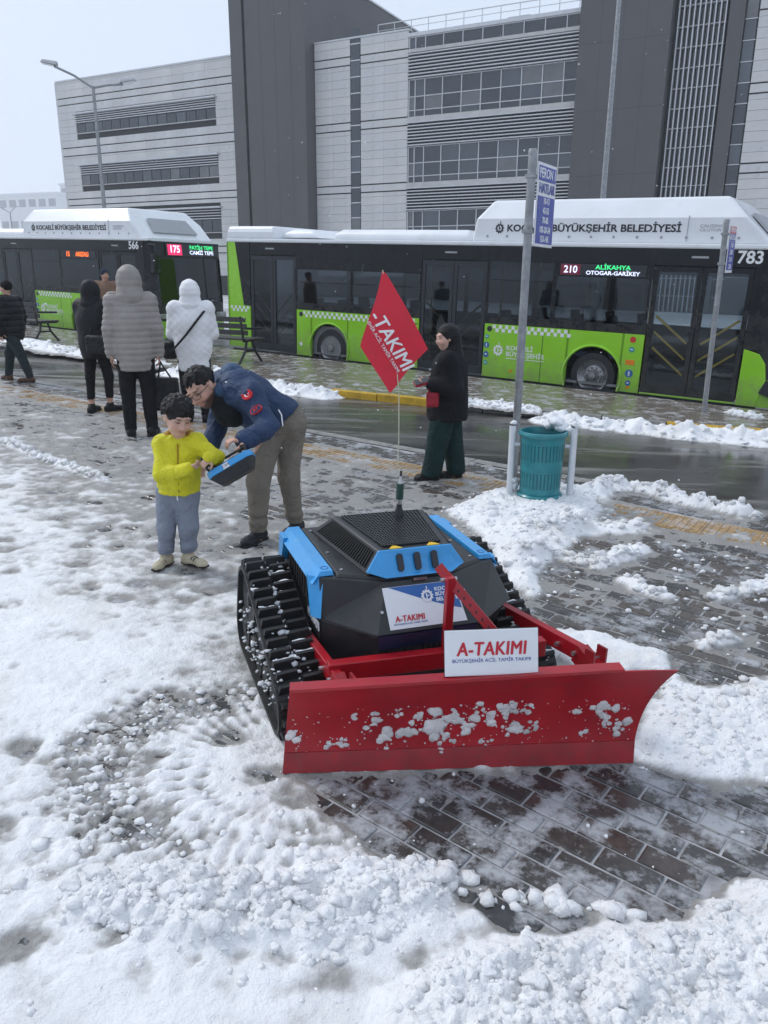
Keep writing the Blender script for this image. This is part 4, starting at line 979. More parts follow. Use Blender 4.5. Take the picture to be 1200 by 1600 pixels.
# ================================================================== lamps, signs, bin, benches
GALV = pm('galvanised_steel', (.30, .31, .32), .48, metal=.55, var=.25, vs=14, bmp=.15, bs=90, dirt=.2, dirtcol=(.17, .17, .17))
LAMPW = pm('lamp_housing', (.45, .46, .47), .4, var=.1)
def lamp(name, label, loc, h, arms, r=.08):
    root = empty(name, loc); tag(root, label, 'street lamp', 'street lamps beyond the buses')
    MB().cyl((0, 0, 0), (0, 0, h), r, r*.6, 12).build('pole', GALV, root, smooth=True); MB().lathe([(.14, 0), (.14, .3), (.09, .34)], 12).build('base_collar', GALV, root)
    for dx, dz in arms:
        MB().tube([(0, 0, h-.05), (dx*.5, 0, h+dz*.55), (dx, 0, h+dz)], .035, 8).build('arm', GALV, root, smooth=True)
        s = 1 if dx > 0 else -1
        o = MB().hexa([(dx-.1*s, -.12, h+dz+.02), (dx+.42*s, -.10, h+dz+.10), (dx+.42*s, .10, h+dz+.10), (dx-.1*s, .12, h+dz+.02)], [(dx-.1*s, -.06, h+dz+.14), (dx+.36*s, -.06, h+dz+.2), (dx+.36*s, .06, h+dz+.2), (dx-.1*s, .06, h+dz+.14)]).build('lamp_head', LAMPW, root, bev=.03); fixn(o)
        fixn(MB().hexa([(dx, -.08, h+dz+.0), (dx+.36*s, -.07, h+dz+.065), (dx+.36*s, .07, h+dz+.065), (dx, .08, h+dz+.0)], [(dx, -.08, h+dz+.02), (dx+.36*s, -.07, h+dz+.085), (dx+.36*s, .07, h+dz+.085), (dx, .08, h+dz+.02)]).build('lens', PWHITE, root))
lamp('street_lamp', 'tall twin-armed street lamp in front of the ribbon window wing', (-9.22, 27, .2), 7.4, [(-1.15, .55), (.95, .06)])
lamp('street_lamp', 'street lamp pole rising in front of the dark grey tower', (6.3, 24, -.2), 10.3, [(-1.2, .4), (1.2, .4)], .10)
lamp('street_lamp', 'small distant twin street lamp beside the far white block', (-41.1, 90, .5), 8.1, [(-.75, .35), (.6, .5)], .09)

SBLUE = pm('sign_blue', (.012, .03, .30), .35, var=.06); SWHITE = pm('sign_white', (.75, .76, .78), .4, var=.04)
def platform_sign(label, base, h, rot, sw, z0, z1, lines, lean=(0, 0), redtop=False, group='platform sign posts'):
    root = empty('platform_sign', base, (lean[1], lean[0], rot)); tag(root, label, 'sign', group)
    MB().cyl((0, 0, -.1), (0, 0, h), .036, n=16).build('post', GALV, root, smooth=True); MB().lathe([(0, h+.006), (.034, h+.004), (.038, h-.01), (.038, h-.04)], 16).build('post_cap', GALV, root, smooth=True)
    x0 = .0
    pl = MB().box(x0+.02, x0+sw, -.052, -.042, z0, z1).build('panel', SWHITE, root, bev=.02)
    H_ = z1-z0; fm = lambda z, dx=0: face((x0+.01+sw/2+dx, -.057, z), (1, 0, 0), (0, 0, 1)); zz = z1-.025
    n = len(lines); 
    for (s, kind, hh) in lines:
        za = zz-hh; col, ink = (SBLUE, SWHITE) if kind == 'b' else ((PRED, SWHITE) if kind == 'r' else (SWHITE, SBLUE))
        if kind != 'w': MB().box(x0+.04, x0+sw-.02, -.056, -.0522, za+.002, zz-.002).build('colour_band', col, pl)
        rr = s.split('\n'); 
        for i, q in enumerate(rr): text('lettering', q, hh/len(rr)*.92, ink, pl, fm(zz-hh*(i+.5)/len(rr)), bold=.002, sx=.85)
        zz = za
    for z in (z0+.12, z1-.12): MB().box(-.042, .042, -.0415, .042, z-.015, z+.015).build('clamp', GALV, root)
    return root
platform_sign('upright blue and white sign post on the square listing lines 10-13 and 43-53', (1.22, 7.05, .07), 2.83, R(57), .44, 2.06, 2.74, [('PERON 1', 'b', .12), ('HATLAR', 'w', .12), ('10-13\n43-53\n70-85\n105-20-24\n133-145', 'b', .39)], (R(.6), 0))
platform_sign('leaning sign post on the platform with red-topped blue panel edge', (4.5, 10.79, -.0), 2.62, R(50), .30, 1.95, 2.56, [('PERON', 'r', .09), ('HATLAR', 'b', .10), ('110\n200\n210\n250', 'b', .36)], (R(-1.2), 0), True)

TEAL = None
def tealmat():
    m, n, b, out = nodes('teal_perforated_metal')
    t = noise_node(n, 12, 4); c = mixc(n, ramp(n, t.outputs[0], .3, .7), (.012, .17, .20), (.018, .24, .27)); n.links.new(c, b.inputs['Base Color'])
    b.inputs['Roughness'].default_value = .35; b.inputs['Coat Weight'].default_value = .2; return m
TEAL = tealmat(); HOLE = pm('punched_hole', (.004, .035, .04), .8, var=.1); PWH = pm('white_tube_paint', (.66, .68, .71), .35, var=.06, dirt=.1, dirtcol=(.5, .5, .5))
def snowcap(parent, pts, seed=1, name='snow_cap'):
    v, f = lumps(np.array([p[:3] for p in pts]), np.array([p[3] for p in pts]), 3, seed, .75, .3)
    o = obj(name, v, f, M_SNOW, parent, smooth=True); colattr(o.data, np.tile([.86, .88, .9], (len(v), 1))); o['kind'] = 'stuff'; return o
def bin_():
    root = empty('litter_bin', (1.29, 6.17, .06), (0, 0, R(-10))); tag(root, 'round teal perforated litter bin hung between two white posts in the snow', 'litter bin')
    prof = [(.0, .075), (.165, .075), (.175, .08), (.175, .09), (.163, .10), (.165, .12), (.178, .57), (.18, .58), (.196, .585), (.203, .60), (.196, .618), (.178, .62), (.172, .60), (.160, .12), (0, .115)]
    b = MB().lathe(prof, 40).build('bucket', TEAL, root, smooth=True)
    mb = MB()
    for z0 in (.17, .40):
        for r_ in range(7):
            z = z0+r_*.019; rad = .165+(z-.12)*.0289+.0018
            for c in range(36):
                a = 2*math.pi*c/36; da = .005/rad
                p = [(rad*math.cos(a+s*da), rad*math.sin(a+s*da), z+q*.005) for s, q in ((-1, -1), (1, -1), (1, 1), (-1, 1))]; mb.raw(p, [(0, 1, 2, 3)])
    o = mb.build('perforations', HOLE, b); o['kind'] = 'stuff'
    MB().lathe([(.15, .072), (.182, .077), (.188, .092), (.176, .104), (.15, .104)], 32).build('bottom_ring', TEAL, b, smooth=True)
    for s in (-1, 1):
        MB().cyl((s*.245, .0, -.12), (s*.245, 0, .655), .028, n=14).build('post', PWH, root, smooth=True); MB().cyl((s*.245, 0, .655), (s*.245, 0, .664), .029, n=14).build('post_cap', PBLACK, root)
        MB().cyl((s*.18, 0, .5), (s*.245, 0, .5), .014, n=10).build('pivot', PWH, root)
    MB().box(-.245, .245, -.025, .025, -.0, .06).build('cross_bar', PWH, root, bev=.006)
    snowcap(root, [(.10, .13, .66, .075), (.15, .09, .64, .06), (.05, .16, .645, .06), (-.245, 0, .675, .026), (.245, 0, .675, .036), (.22, .02, .64, .035), (-.2, .03, .14, .05), (-.21, .0, .2, .03)], 3)
bin_()
WOODB = pm('dark_bench_slat', (.03, .028, .028), .45, var=.3, vs=20, bmp=.2); IRON = pm('cast_iron', (.015, .015, .016), .4, var=.2)
def bench(label, u, v):
    X = Vector((UD[0], UD[1], SL)).normalized(); Z = Vector((0, 0, 1)); Y = Z.cross(X).normalized()     # local y toward camera side
    X = Y.cross(Z); root = empty('park_bench', UV(u, v, 0), Matrix((X, Y, Z)).transposed()); tag(root, label, 'bench', 'slatted benches on the boarding platform')
    L = 1.7
    for i in range(4): MB().box(0, L, -.32+i*.12, -.32+i*.12+.09, .42, .455).build('seat_slat', WOODB, root, bev=.006)
    for i in range(3): MB().box(0, L, .13+i*.025, .16+i*.025, .52+i*.12, .61+i*.12).build('back_slat', WOODB, root, bev=.006)
    for x in (.12, L-.12):
        mb = MB(); mb.tube([(x, .28, 0), (x, .1, .22), (x, .06, .4)], .025, 8); mb.tube([(x, -.34, 0), (x, -.16, .22), (x, -.1, .4)], .025, 8); mb.tube([(x, -.34, .41), (x, .14, .41), (x, .2, .86)], .024, 8); mb.tube([(x, .1, .22), (x, -.16, .22)], .02, 8); mb.tube([(x, -.36, .62), (x, .12, .64)], .022, 8)
        mb.build('iron_end', IRON, root, smooth=True)
bench('dark slatted park bench on the platform beside the man in the dark puffer jacket', 15.9, 10.25)
bench('dark slatted park bench on the platform behind the woman in the white coat', 10.3, 10.85)
# ================================================================== tracked snow-plough robot
RBLK = pm('robot_black_paint', (.018, .019, .021), .42, var=.25, vs=16, bmp=.12, bs=220, bd=.0008, dirt=.06, dirtcol=(.07, .07, .07))
RBLU = pm('robot_sky_blue', (.03, .30, .66), .3, var=.06, vs=5, coat=.3, dirt=.05, dirtcol=(.2, .4, .6))
RNAV = pm('robot_navy', (.012, .02, .06), .4, var=.2)
RRED = pm('plough_red_paint', (.34, .004, .012), .36, var=.2, vs=5, coat=.12, bmp=.06, bs=60, dirt=.25, dirtcol=(.15, .012, .016))
RREDW = pm('plough_red_worn', (.28, .006, .013), .42, var=.25, vs=12, coat=.1, dirt=.3, dirtcol=(.12, .04, .035))
TRK = pm('track_rubber', (.012, .012, .0125), .55, var=.35, vs=30, bmp=.3, bs=160, bd=.001, dirt=.1, dirtcol=(.05, .05, .05))
STEEL = pm('bare_steel', (.5, .5, .5), .35, metal=.9, var=.2, vs=20); WYEL = pm('warning_yellow', (.75, .48, .02), .4, var=.05)
LRED = pm('logo_red', (.52, .012, .03), .4, var=.04); LBLU = pm('logo_blue', (.02, .07, .30), .4, var=.04); STW = pm('sticker_white', (.74, .75, .78), .35, var=.04)
ANTG = pm('antenna_green', (.01, .05, .035), .3, var=.1)
def atakimi(name, M, w_, parent, mat=LRED, sub='BÜYÜKŞEHİR ACİL TAMİR TAKIMI', submat=LBLU):
    h = w_*.235
    text(name, 'A-TAKIMI', h, mat, parent, M @ Matrix.Translation((0, h*.1, .0006)), ext=.0004, fat=h*.028, shear=.12, sx=1.0*w_/(h*5.1), space=1.06)
    text('small_lettering', sub, h*.26, submat, parent, M @ Matrix.Translation((0, -h*.48, .0006)), ext=.0003, sx=w_/(h*.26*15.8))
RZ = float(G(.05, 3.25))
def slope_rot(psi):
    z = Vector((-SL*UD[0], -SL*UD[1], 1)).normalized(); x = Vector((math.cos(psi), math.sin(psi), 0)); x = (x-z*x.dot(z)).normalized(); return Matrix((x, z.cross(x), z)).transposed()
robot = empty('plough_robot', (.05, 3.25, RZ+.004), slope_rot(R(20))); tag(robot, 'black and sky blue tracked snow plough robot with a wide red blade', 'robot')
def robo():
    P = robot
    # hull
    lo = MB(); lo.hexa([(-.40, .48, .16), (-.40, -.12, .16), (-.2, -.30, .16), (.2, -.30, .16), (.40, -.12, .16), (.40, .48, .16)], [(-.40, .48, .42), (-.40, -.15, .42), (-.22, -.37, .42), (.24, -.37, .42), (.455, -.19, .42), (.44, .48, .42)])
    hull = fixn(lo.build('hull', RBLK, P, bev=.008))
    up = MB(); up.hexa([(-.41, .48, .422), (-.41, -.155, .422), (-.225, -.378, .422), (.25, -.378, .422), (.475, -.20, .422), (.46, .48, .422)], [(-.40, .46, .6), (-.40, -.13, .6), (-.15, -.245, .6), (.15, -.245, .6), (.40, -.13, .6), (.40, .46, .6)])
    fixn(up.build('front_cowl', RBLK, P, bev=.006))
    nv = MB(); nv.hexa([(-.215, -.366, .355), (.215, -.366, .355), (.2, -.30, .355), (-.2, -.30, .355)], [(-.223, -.377, .418), (.223, -.377, .418), (.2, -.30, .418), (-.2, -.30, .418)]); fixn(nv.build('navy_strip', RNAV, P))
    for i in range(16): MB().box(-.2+i*.026, -.19+i*.026, -.352, -.33, .22, .35).build('radiator_slat', RBLK, P)
    # deck lid edge
    ld = MB(); ld.hexa([(-.335, .47, .6), (-.335, -.15, .6), (-.14, -.238, .6), (.14, -.238, .6), (.335, -.15, .6), (.335, .47, .6)], [(-.325, .46, .614), (-.325, -.14, .614), (-.135, -.228, .614), (.135, -.228, .614), (.325, -.14, .614), (.325, .46, .614)]); fixn(ld.build('deck_lid', RBLK, P, bev=.004))
    # hood
    bt = [(-.30, .40, .614), (-.215, -.20, .614), (.215, -.20, .614), (.30, .40, .614)]; tp = [(-.225, .27, .725), (-.16, -.185, .715), (.16, -.185, .715), (.225, .27, .725)]
    hood = MB(); hood.hexa(bt, tp); hd = fixn(hood.build('hood', RBLK, P, bev=.006))
    bf = MB(); F_ = [(-.165, -.193, .716), (.165, -.193, .716), (.222, -.213, .634), (.15, -.253, .616), (-.15, -.253, .616), (-.222, -.213, .634)]
    bf.hexa(F_, [(x, y+.012, z-.001) for x, y, z in F_]); blue = fixn(bf.build('blue_face', RBLU, hd, bev=.003))
    for i in (-1, 0, 1):
        s = MB(); pts = []
        for k in range(16):
            a = 2*math.pi*k/16; pts.append((.014*math.cos(a), (.024 if math.sin(a) > 0 else -.024)+.014*math.sin(a)))
        ux = Vector((1, 0, 0)); uy = Vector((0, -.05, -.095)).normalized()*-1; c = Vector((i*.078, -.2225, .668)); nn = ux.cross(uy)
        if nn.y > 0: nn = -nn
        s.hexa([c+ux*p+uy*q+nn*.0035 for p, q in pts], [c+ux*p+uy*q-nn*.01 for p, q in pts]); fixn(s.build('air_slot', PBLACK, blue))
    # grille of crossed bars over a dark well
    def tpz(x, y): return .725-(.27-y)/.455*.010
    g = MB(); g.hexa([(-.19, .25, tpz(0, .25)+.001), (-.13, -.15, tpz(0, -.15)+.001), (.13, -.15, tpz(0, -.15)+.001), (.19, .25, tpz(0, .25)+.001)], [(-.19, .25, tpz(0, .25)+.002), (-.13, -.15, tpz(0, -.15)+.002), (.13, -.15, tpz(0, -.15)+.002), (.19, .25, tpz(0, .25)+.002)]); fixn(g.build('grille_well', DARKB, hd))
    gl = MB()
    for i in range(23):
        t = i/22; x0 = -.19+.38*t; x1 = -.13+.26*t; gl.bar((x0, .25, tpz(0, .25)+.006), (x1, -.15, tpz(0, -.15)+.006), .0055, .006)
    for j in range(20):
        y = .25-.4*j/19; hw = .19-.06*j/19; gl.bar((-hw, y, tpz(0, y)+.0055), (hw, y, tpz(0, y)+.0055), .006, .006)
    o = gl.build('grille', RBLK, hd); o['kind'] = 'stuff'
    for s in (-1, 1):
        sl_ = MB()
        for j in range(24):
            t = .08+.84*j/23; b = Vector(bt[0]).lerp(Vector(bt[1]), t); tt = Vector(tp[0]).lerp(Vector(tp[1]), t)
            a_ = b.lerp(tt, .18); c_ = b.lerp(tt, .86); n = Vector((-.8, 0, .6)); a_ += n*.003; c_ += n*.003
            if s > 0: a_.x *= -1; c_.x *= -1
            sl_.bar(a_, c_, .006, .008, (s*.8, 0, .6))
        o = sl_.build('hood_louvers', TRK, hd); o['kind'] = 'stuff'
    for x in (-.085, .085):
        w = MB(); z = tpz(0, -.17)+.0035; w.raw([(x-.03, -.183, z), (x+.03, -.183, z), (x+.0, -.145, z+.001), (x-.03, -.183, z-.003), (x+.03, -.183, z-.003), (x, -.145, z-.002)], [(0, 1, 2), (3, 5, 4), (0, 3, 4, 1), (1, 4, 5, 2), (2, 5, 3, 0)]); w.build('warning_triangle', WYEL, hd)
    MB().box(-.03, .03, -.262, -.25, .598, .606).build('lid_latch', STEEL, P)
    for x, y in ((-.30, .40), (-.30, .1), (-.30, -.11), (.30, .40), (.30, .1), (.30, -.11)): MB().cyl((x, y, .613), (x, y, .619), .008, n=6).build('screw', STEEL, P)
    for x in (-.19, .19): MB().cyl((x*1.02, -.325, .50), (x*1.02, -.333, .506), .007, n=6).build('screw', STEEL, P)
    # blue side brackets
    for s in (-1, 1):
        q = lambda x, y, z: (s*x, y, z)
        m = MB()
        m.hexa([q(.338, .47, .602), q(.338, -.128, .602), q(.405, -.128, .602), q(.405, .47, .602)], [q(.34, .468, .622), q(.34, -.12, .622), q(.395, -.12, .622), q(.395, .468, .622)])
        m.hexa([q(.405, .47, .602), q(.405, -.128, .602), q(.425, -.128, .57), q(.425, .47, .57)], [q(.395, .468, .622), q(.395, -.12, .622), q(.435, -.135, .572), q(.435, .47, .572)])
        m.hexa([q(.385, -.135, .60), q(.437, -.09, .60), q(.437, -.05, .60), q(.385, -.05, .60)], [q(.405, -.175, .43), q(.437, -.14, .43), q(.437, -.115, .43), q(.405, -.115, .43)])
        m.hexa([q(.405, .38, .60), q(.437, .38, .60), q(.437, .47, .60), q(.405, .47, .60)], [q(.405, .43, .47), q(.437, .43, .47), q(.437, .49, .47), q(.405, .49, .47)])
        br = fixn(m.build('blue_bracket', RBLU, P, bev=.004))
        rg = MB().lathe([(.014, .6225), (.014, .6235), (.017, .6235), (.017, .6225)], 20, Matrix.Translation((s*.367, -.085, 0))).build('ring_emblem', LBLU, br)
        for k in range(9): MB().box(*sorted((s*.402, s*.418)), -.03+k*.044, -.012+k*.044, .45, .58).build('side_vent_slat', TRK, P)
    text('serial_lettering', 'HH-LM0427B', .055, STW, P, face((-.4035, -.045, .372), (0, -1, 0), (0, 0, 1)), bold=.001, sx=.62)
    MB().box(-.402, -.40, -.15, .06, .33, .42).build('serial_plate', RBLK, P)
    # sticker on the sloping cowl
    a = Vector((-.175, -.292, .5285)); b = Vector((.175, -.292, .5285)); ux = Vector((1, 0, 0)); uy = Vector((0, .133, .178)).normalized(); n = Vector((0, -.178, .133)).normalized()
    if True:
        c0 = Vector((0, -.245, .6)).lerp(Vector((0, -.378, .422)), .52)+n*.003
        st = MB(); hw, hh = .168, .088; v = [c0+ux*x+uy*y for x, y in ((-hw, -hh), (hw*1.05, -hh), (hw*.9, hh), (-hw*1.02, hh))]; st.hexa([p-n*.002 for p in v], v); stk = fixn(st.build('sticker', STW, P))
        cur = MB(); pts = []
        for k in range(17): t = k/16; pts.append((-hw*.86+t*1.83*hw, hh*.98-hh*1.5*(t**1.1)*(1.25-.35*t)))
        top = [(-hw*.86, hh*.985), (hw*.895, hh*.985)]
        for k in range(16):
            (xa, ya), (xb, yb) = pts[k], pts[k+1]; tx = lambda x: min(x, hw*.895)
            cur.raw([c0+ux*xa+uy*ya+n*.0008, c0+ux*xb+uy*yb+n*.0008, c0+ux*tx(xb)+uy*hh*.985+n*.0008, c0+ux*tx(xa)+uy*hh*.985+n*.0008], [(0, 1, 2, 3)])
        cur.build('blue_field', pm('sticker_blue', (.02, .11, .36), .35, var=.04), stk)
        MF = lambda x, y: face(c0+ux*x+uy*y+n*.0012, ux, uy)
        atakimi('logo_lettering', MF(-.075, -.052), .15, stk); gear_logo('gear_emblem', .028, STW, stk, MF(.018, .035), 12)
        text('emblem_lettering', 'KOCAELİ\nBÜYÜKŞEHİR\nBELEDİYESİ', .022, STW, stk, MF(.055, .037), ext=.0003, bold=.0006, align='LEFT', sx=1.05)
    # antenna
    an = MB(); an.lathe([(.0, .72), (.024, .72), (.022, .745), (.013, .77), (.013, .785)], 16, Matrix.Translation((.074, .198, .0))); ant = an.build('antenna_base', RBLK, P, smooth=True)
    MB().cyl((.074, .198, .785), (.074, .198, .81), .012, n=12).build('antenna_spring', STEEL, ant, smooth=True); MB().cyl((.074, .198, .81), (.075, .198, .885), .018, n=14).build('antenna_coil', ANTG, ant, smooth=True); MB().cyl((.075, .198, .885), (.076, .198, .92), .012, .005, 12).build('antenna_collar', STEEL, ant, smooth=True); MB().cyl((.076, .198, .92), (.077, .198, .945), .006, n=8).build('antenna_tip', RBLK, ant)
    # ---- tracks
    circ = ((.34, .325, .16), (.44, .135, .12), (-.30, .135, .115)); pts = []
    for yc, zc, rr_ in circ: pts += [(yc+rr_*math.cos(a), zc+rr_*math.sin(a)) for a in np.linspace(0, 2*math.pi, 72, endpoint=False)]
    pts = sorted(pts); cr_ = lambda o, a, b: (a[0]-o[0])*(b[1]-o[1])-(a[1]-o[1])*(b[0]-o[0])
    def half(ps):
        h = []
        for p in ps:
            while len(h) > 1 and cr_(h[-2], h[-1], p) <= 0: h.pop()
            h.append(p)
        return h[:-1]
    hullp = np.array(half(pts)+half(pts[::-1])); hullp = np.concatenate([hullp, hullp[:1]]); sl2 = np.concatenate([[0], np.cumsum(np.hypot(*np.diff(hullp, axis=0).T))]); per = sl2[-1]
    def path(s):
        q = lambda t: np.array([np.interp(t % per, sl2, hullp[:, 0]), np.interp(t % per, sl2, hullp[:, 1])])
        p = q(s); d = q(s+.012)-q(s-.012); d /= np.linalg.norm(d); return float(p[0]), float(p[1]), float(d[1]), float(-d[0])
    lm = MB(); lm.hexa([(-.048, -.022, 0), (.048, -.013, 0), (.048, .021, 0), (-.048, .012, 0)], [(-.042, -.012, .034), (.042, -.003, .034), (.042, .011, .034), (-.042, .002, .034)])
    lme = mesh('lug', lm.v, lm.f, TRK)
    for s in (-1, 1):
        x0, x1 = (-.64, -.425) if s < 0 else (.40, .615); N = 120
        V = []; 
        for i in range(N):
            y, z, ny, nz = path(per*i/N)
            for x, o in ((x0, 0), (x1, 0), (x1, -.018), (x0, -.018)): V.append((x, y+ny*o, z+nz*o))
        F = [(i*4+k, i*4+(k+1) % 4, ((i+1) % N)*4+(k+1) % 4, ((i+1) % N)*4+k) for i in range(N) for k in range(4)]
        tr = fixn(obj('track', V, F, TRK, P)); np_ = 40
        for i in range(np_):
            for k in (0, 1):
                y, z, ny, nz = path(per*(i+.5*k)/np_); o = bpy.data.objects.new('lug', lme); add(o, tr)
                X = Vector((1 if k == 0 else -1, 0, 0)); Zv = Vector((0, ny, nz)); Yv = Zv.cross(X)
                o.matrix_local = Matrix((X, Yv, Zv)).transposed().to_4x4(); o.location = (x0+.057 if k == 0 else x1-.057, y, z)
        xo = x0+.03 if s < 0 else x1-.03
        for (yc, zc, rr_) in circ:
            rr_ -= .036; M = Matrix.Translation(((x0+x1)/2, yc, zc)) @ Matrix.Rotation(R(90), 4, 'Y')
            MB().lathe([(0, -.085), (.03, -.09), (.04, -.075), (rr_-.03, -.07), (rr_, -.085), (rr_+.016, -.085), (rr_+.016, .085), (rr_, .085), (rr_-.03, .07), (.04, .075), (.03, .09), (0, .085)], 28, M).build('drive_wheel', TRK, tr, smooth=True)
        for k in range(4):
            M = Matrix.Translation(((x0+x1)/2, -.16+k*.15, .09)) @ Matrix.Rotation(R(90), 4, 'Y'); MB().lathe([(0, -.08), (.06, -.08), (.065, -.07), (.065, .07), (.06, .08), (0, .08)], 20, M).build('road_roller', TRK, tr, smooth=True)
        MB().prism([(-.3, .1), (.44, .1), (.36, .32), (.28, .33)], x0+.05, x1-.05, Matrix(((0, 1, 0, 0), (1, 0, 0, 0), (0, 0, 1, 0), (0, 0, 0, 1)))).build('track_frame', RBLK, tr, bev=.01)
        rng = np.random.default_rng(8+s); pts = []; rad = []
        for i in range(330):
            q = rng.uniform(0, per); y, z, ny, nz = path(q)
            if nz < -.5: continue
            e = rng.uniform() < .45; x = rng.uniform(x0+.01, x1-.01) if not e else (x0+.115+rng.normal(0, .018))
            pts.append((x, y+ny*rng.uniform(.0, .022), z+nz*rng.uniform(.0, .022))); rad.append(.005+.016*rng.uniform()**2.5)
        for i in range(110):
            pts.append(((x0 if s < 0 else x1)+rng.uniform(-.002, .05)*(-s), rng.uniform(-.3, .48), rng.uniform(.05, .3))); rad.append(.005+.016*rng.uniform()**2.5)
        v, f = lumps(np.array(pts), np.array(rad), 1, 30+s, .6); o = obj('packed_snow', v, f, M_SNOW, tr, smooth=True); colattr(o.data, np.tile([.74, .76, .78], (len(v), 1))); o['kind'] = 'stuff'
        for i in range(np_):           # thin ridges of snow lying along some lugs
            if rng.uniform() < .4:
                k = rng.integers(0, 2); y, z, ny, nz = path(per*(i+.5*k)/np_)
                if nz < -.2: continue
                xc = x0+.057 if k == 0 else x1-.057; t_ = Vector((0, -nz, ny)); c = Vector((xc, y, z))+Vector((0, ny, nz))*.022-t_*.014
                MB().tube([c+Vector((q*.042, 0, 0))+Vector((0, ny, nz))*rng.uniform(-.005, .006)+t_*rng.uniform(-.004, .004) for q in np.linspace(-1, 1, 6)], [.003, .005, .006, .007, .005, .003], 5).build('snow_line', M_SNOWP, tr, smooth=True)
    # ---- push frame
    for s in (-1, 1):
        a0, a1 = ((-.445, .06, .29), (-.415, -.46, .30)) if s < 0 else ((.47, .02, .32), (.60, -.60, .335))
        a0, a1 = Vector(a0), Vector(a1); dd = (a1-a0).normalized(); sx_ = Vector((dd.y, -dd.x, 0)).normalized()
        arm = MB().bar(a0, a1, .038, .07).build('push_arm', RRED, P, bev=.004); e0 = a1-dd*.02; e1 = a1+dd*.085+Vector((0, 0, -.05)); MB().bar(e0, e1, .055, .085).build('arm_end', RRED, arm, bev=.004)
        for q in (-.034, .034): c = a1+dd*.07+sx_*q; MB().bar(c+Vector((0, 0, -.10)), c+Vector((0, 0, .055)), .05, .010, sx_).build('hinge_plate', RREDW, arm)
        for q in (-.12, -.02, .06): c = a1+dd*q; MB().cyl(c-sx_*.038, c+sx_*.038, .010, n=8).build('bolt', STEEL, arm)
    cb = MB().bar((-.44, -.40, .315), (.50, -.46, .315), .05, .075).build('cross_beam', RRED, P, bev=.004)
    MB().box(.036, .07, -.452, -.42, .35, .675).build('mast', RRED, P, bev=.004)
    st = MB().bar((.025, -.375, .70), (.235, -.70, .41), .012, .04, (.3, .2, 1)).build('perforated_strut', RRED, P, bev=.002)
    d = (Vector((.235, -.70, .41))-Vector((.025, -.375, .70))); nn = d.cross(Vector((1, 0, 0))).normalized()
    for k in range(11): c = Vector((.025, -.375, .70))+d*(.12+.075*k); MB().cyl(c-Vector((.0085, 0, 0)), c+Vector((.0085, 0, 0)), .0065, n=8).build('strut_hole', DARKB, st)
    MB().cyl((.02, -.415, .655), (.09, -.415, .655), .009, n=8).build('pin', STEEL, P)
    # ---- blade
    A = Vector((-.66, -.56, 0)); B = Vector((.67, -.91, 0)); dv = (B-A).normalized(); L = (B-A).length; nv = Vector((dv.y, -dv.x, 0)); H_ = .365
    def bp(t, h, off=0):          # t along, h up 0..1
        x0 = .03*h; x1 = L+.095*h**1.9; s = x0+(x1-x0)*t
        f = -.17*h*(1-h)+.012*h+.02*h*h+.02*(max(0, t-.8)/.2)**2*h*h
        p = A+dv*s+nv*(f+off); p.z = .004+h*H_*(1+.19*t); return p
    nt_, nh = 48, 14; V = []
    for off in (0, -.008):
        for j in range(nh+1):
            for i in range(nt_+1): V.append(bp(i/nt_, j/nh, off))
    n1 = (nt_+1)*(nh+1); F = []
    I = lambda i, j, k: k*n1+j*(nt_+1)+i
    for j in range(nh):
        for i in range(nt_): F += [(I(i, j, 0), I(i+1, j, 0), I(i+1, j+1, 0), I(i, j+1, 0)), (I(i, j, 1), I(i, j+1, 1), I(i+1, j+1, 1), I(i+1, j, 1))]
    for i in range(nt_): F += [(I(i, nh, 0), I(i+1, nh, 0), I(i+1, nh, 1), I(i, nh, 1)), (I(i, 0, 1), I(i+1, 0, 1), I(i+1, 0, 0), I(i, 0, 0))]
    for j in range(nh): F += [(I(0, j, 0), I(0, j+1, 0), I(0, j+1, 1), I(0, j, 1)), (I(nt_, j, 1), I(nt_, j+1, 1), I(nt_, j+1, 0), I(nt_, j, 0))]
    bl = fixn(obj('blade', V, F, RRED, P, smooth=True)); autosmooth(bl, 35)
    V = []; 
    for off in (.004, .0005):
        for h in (0, .2):
            for i in range(25): V.append(bp(i/24*.998+.001, h, off))
    F = []; J = lambda i, j, k: k*50+j*25+i
    for i in range(24): F += [(J(i, 0, 0), J(i+1, 0, 0), J(i+1, 1, 0), J(i, 1, 0)), (J(i, 1, 0), J(i+1, 1, 0), J(i+1, 1, 1), J(i, 1, 1)), (J(i, 0, 1), J(i+1, 0, 1), J(i+1, 0, 0), J(i, 0, 0))]
    F += [(J(0, 0, 0), J(0, 1, 0), J(0, 1, 1), J(0, 0, 1)), (J(24, 0, 1), J(24, 1, 1), J(24, 1, 0), J(24, 0, 0))]
    fixn(obj('cutting_edge', V, F, RREDW, bl))
    V = [bp(i/24*.86, 1, o_)+Vector((0, 0, z)) for o_, z in ((.006, 0), (-.05, 0), (-.05, .012), (.006, .012)) for i in range(25)]
    F = [(k*25+i, k*25+i+1, ((k+1) % 4)*25+i+1, ((k+1) % 4)*25+i) for k in range(4) for i in range(24)]+[(0, 25, 50, 75), (24, 99, 74, 49)]
    fixn(obj('top_flange', V, F, RRED, bl))
    for t in (.12, .35, .6, .82):
        hs_ = (.05, .25, .5, .75, .97); ed = [bp(t, q, -.0085) for q in hs_]+[bp(t, q, -.05) for q in hs_[::-1]]
        for q in range(4):
            r_ = MB(); qd = [ed[q], ed[q+1], ed[8-q], ed[9-q]]; r_.hexa([p-dv*.005 for p in qd], [p+dv*.005 for p in qd]); fixn(r_.build('rib', RREDW, bl))
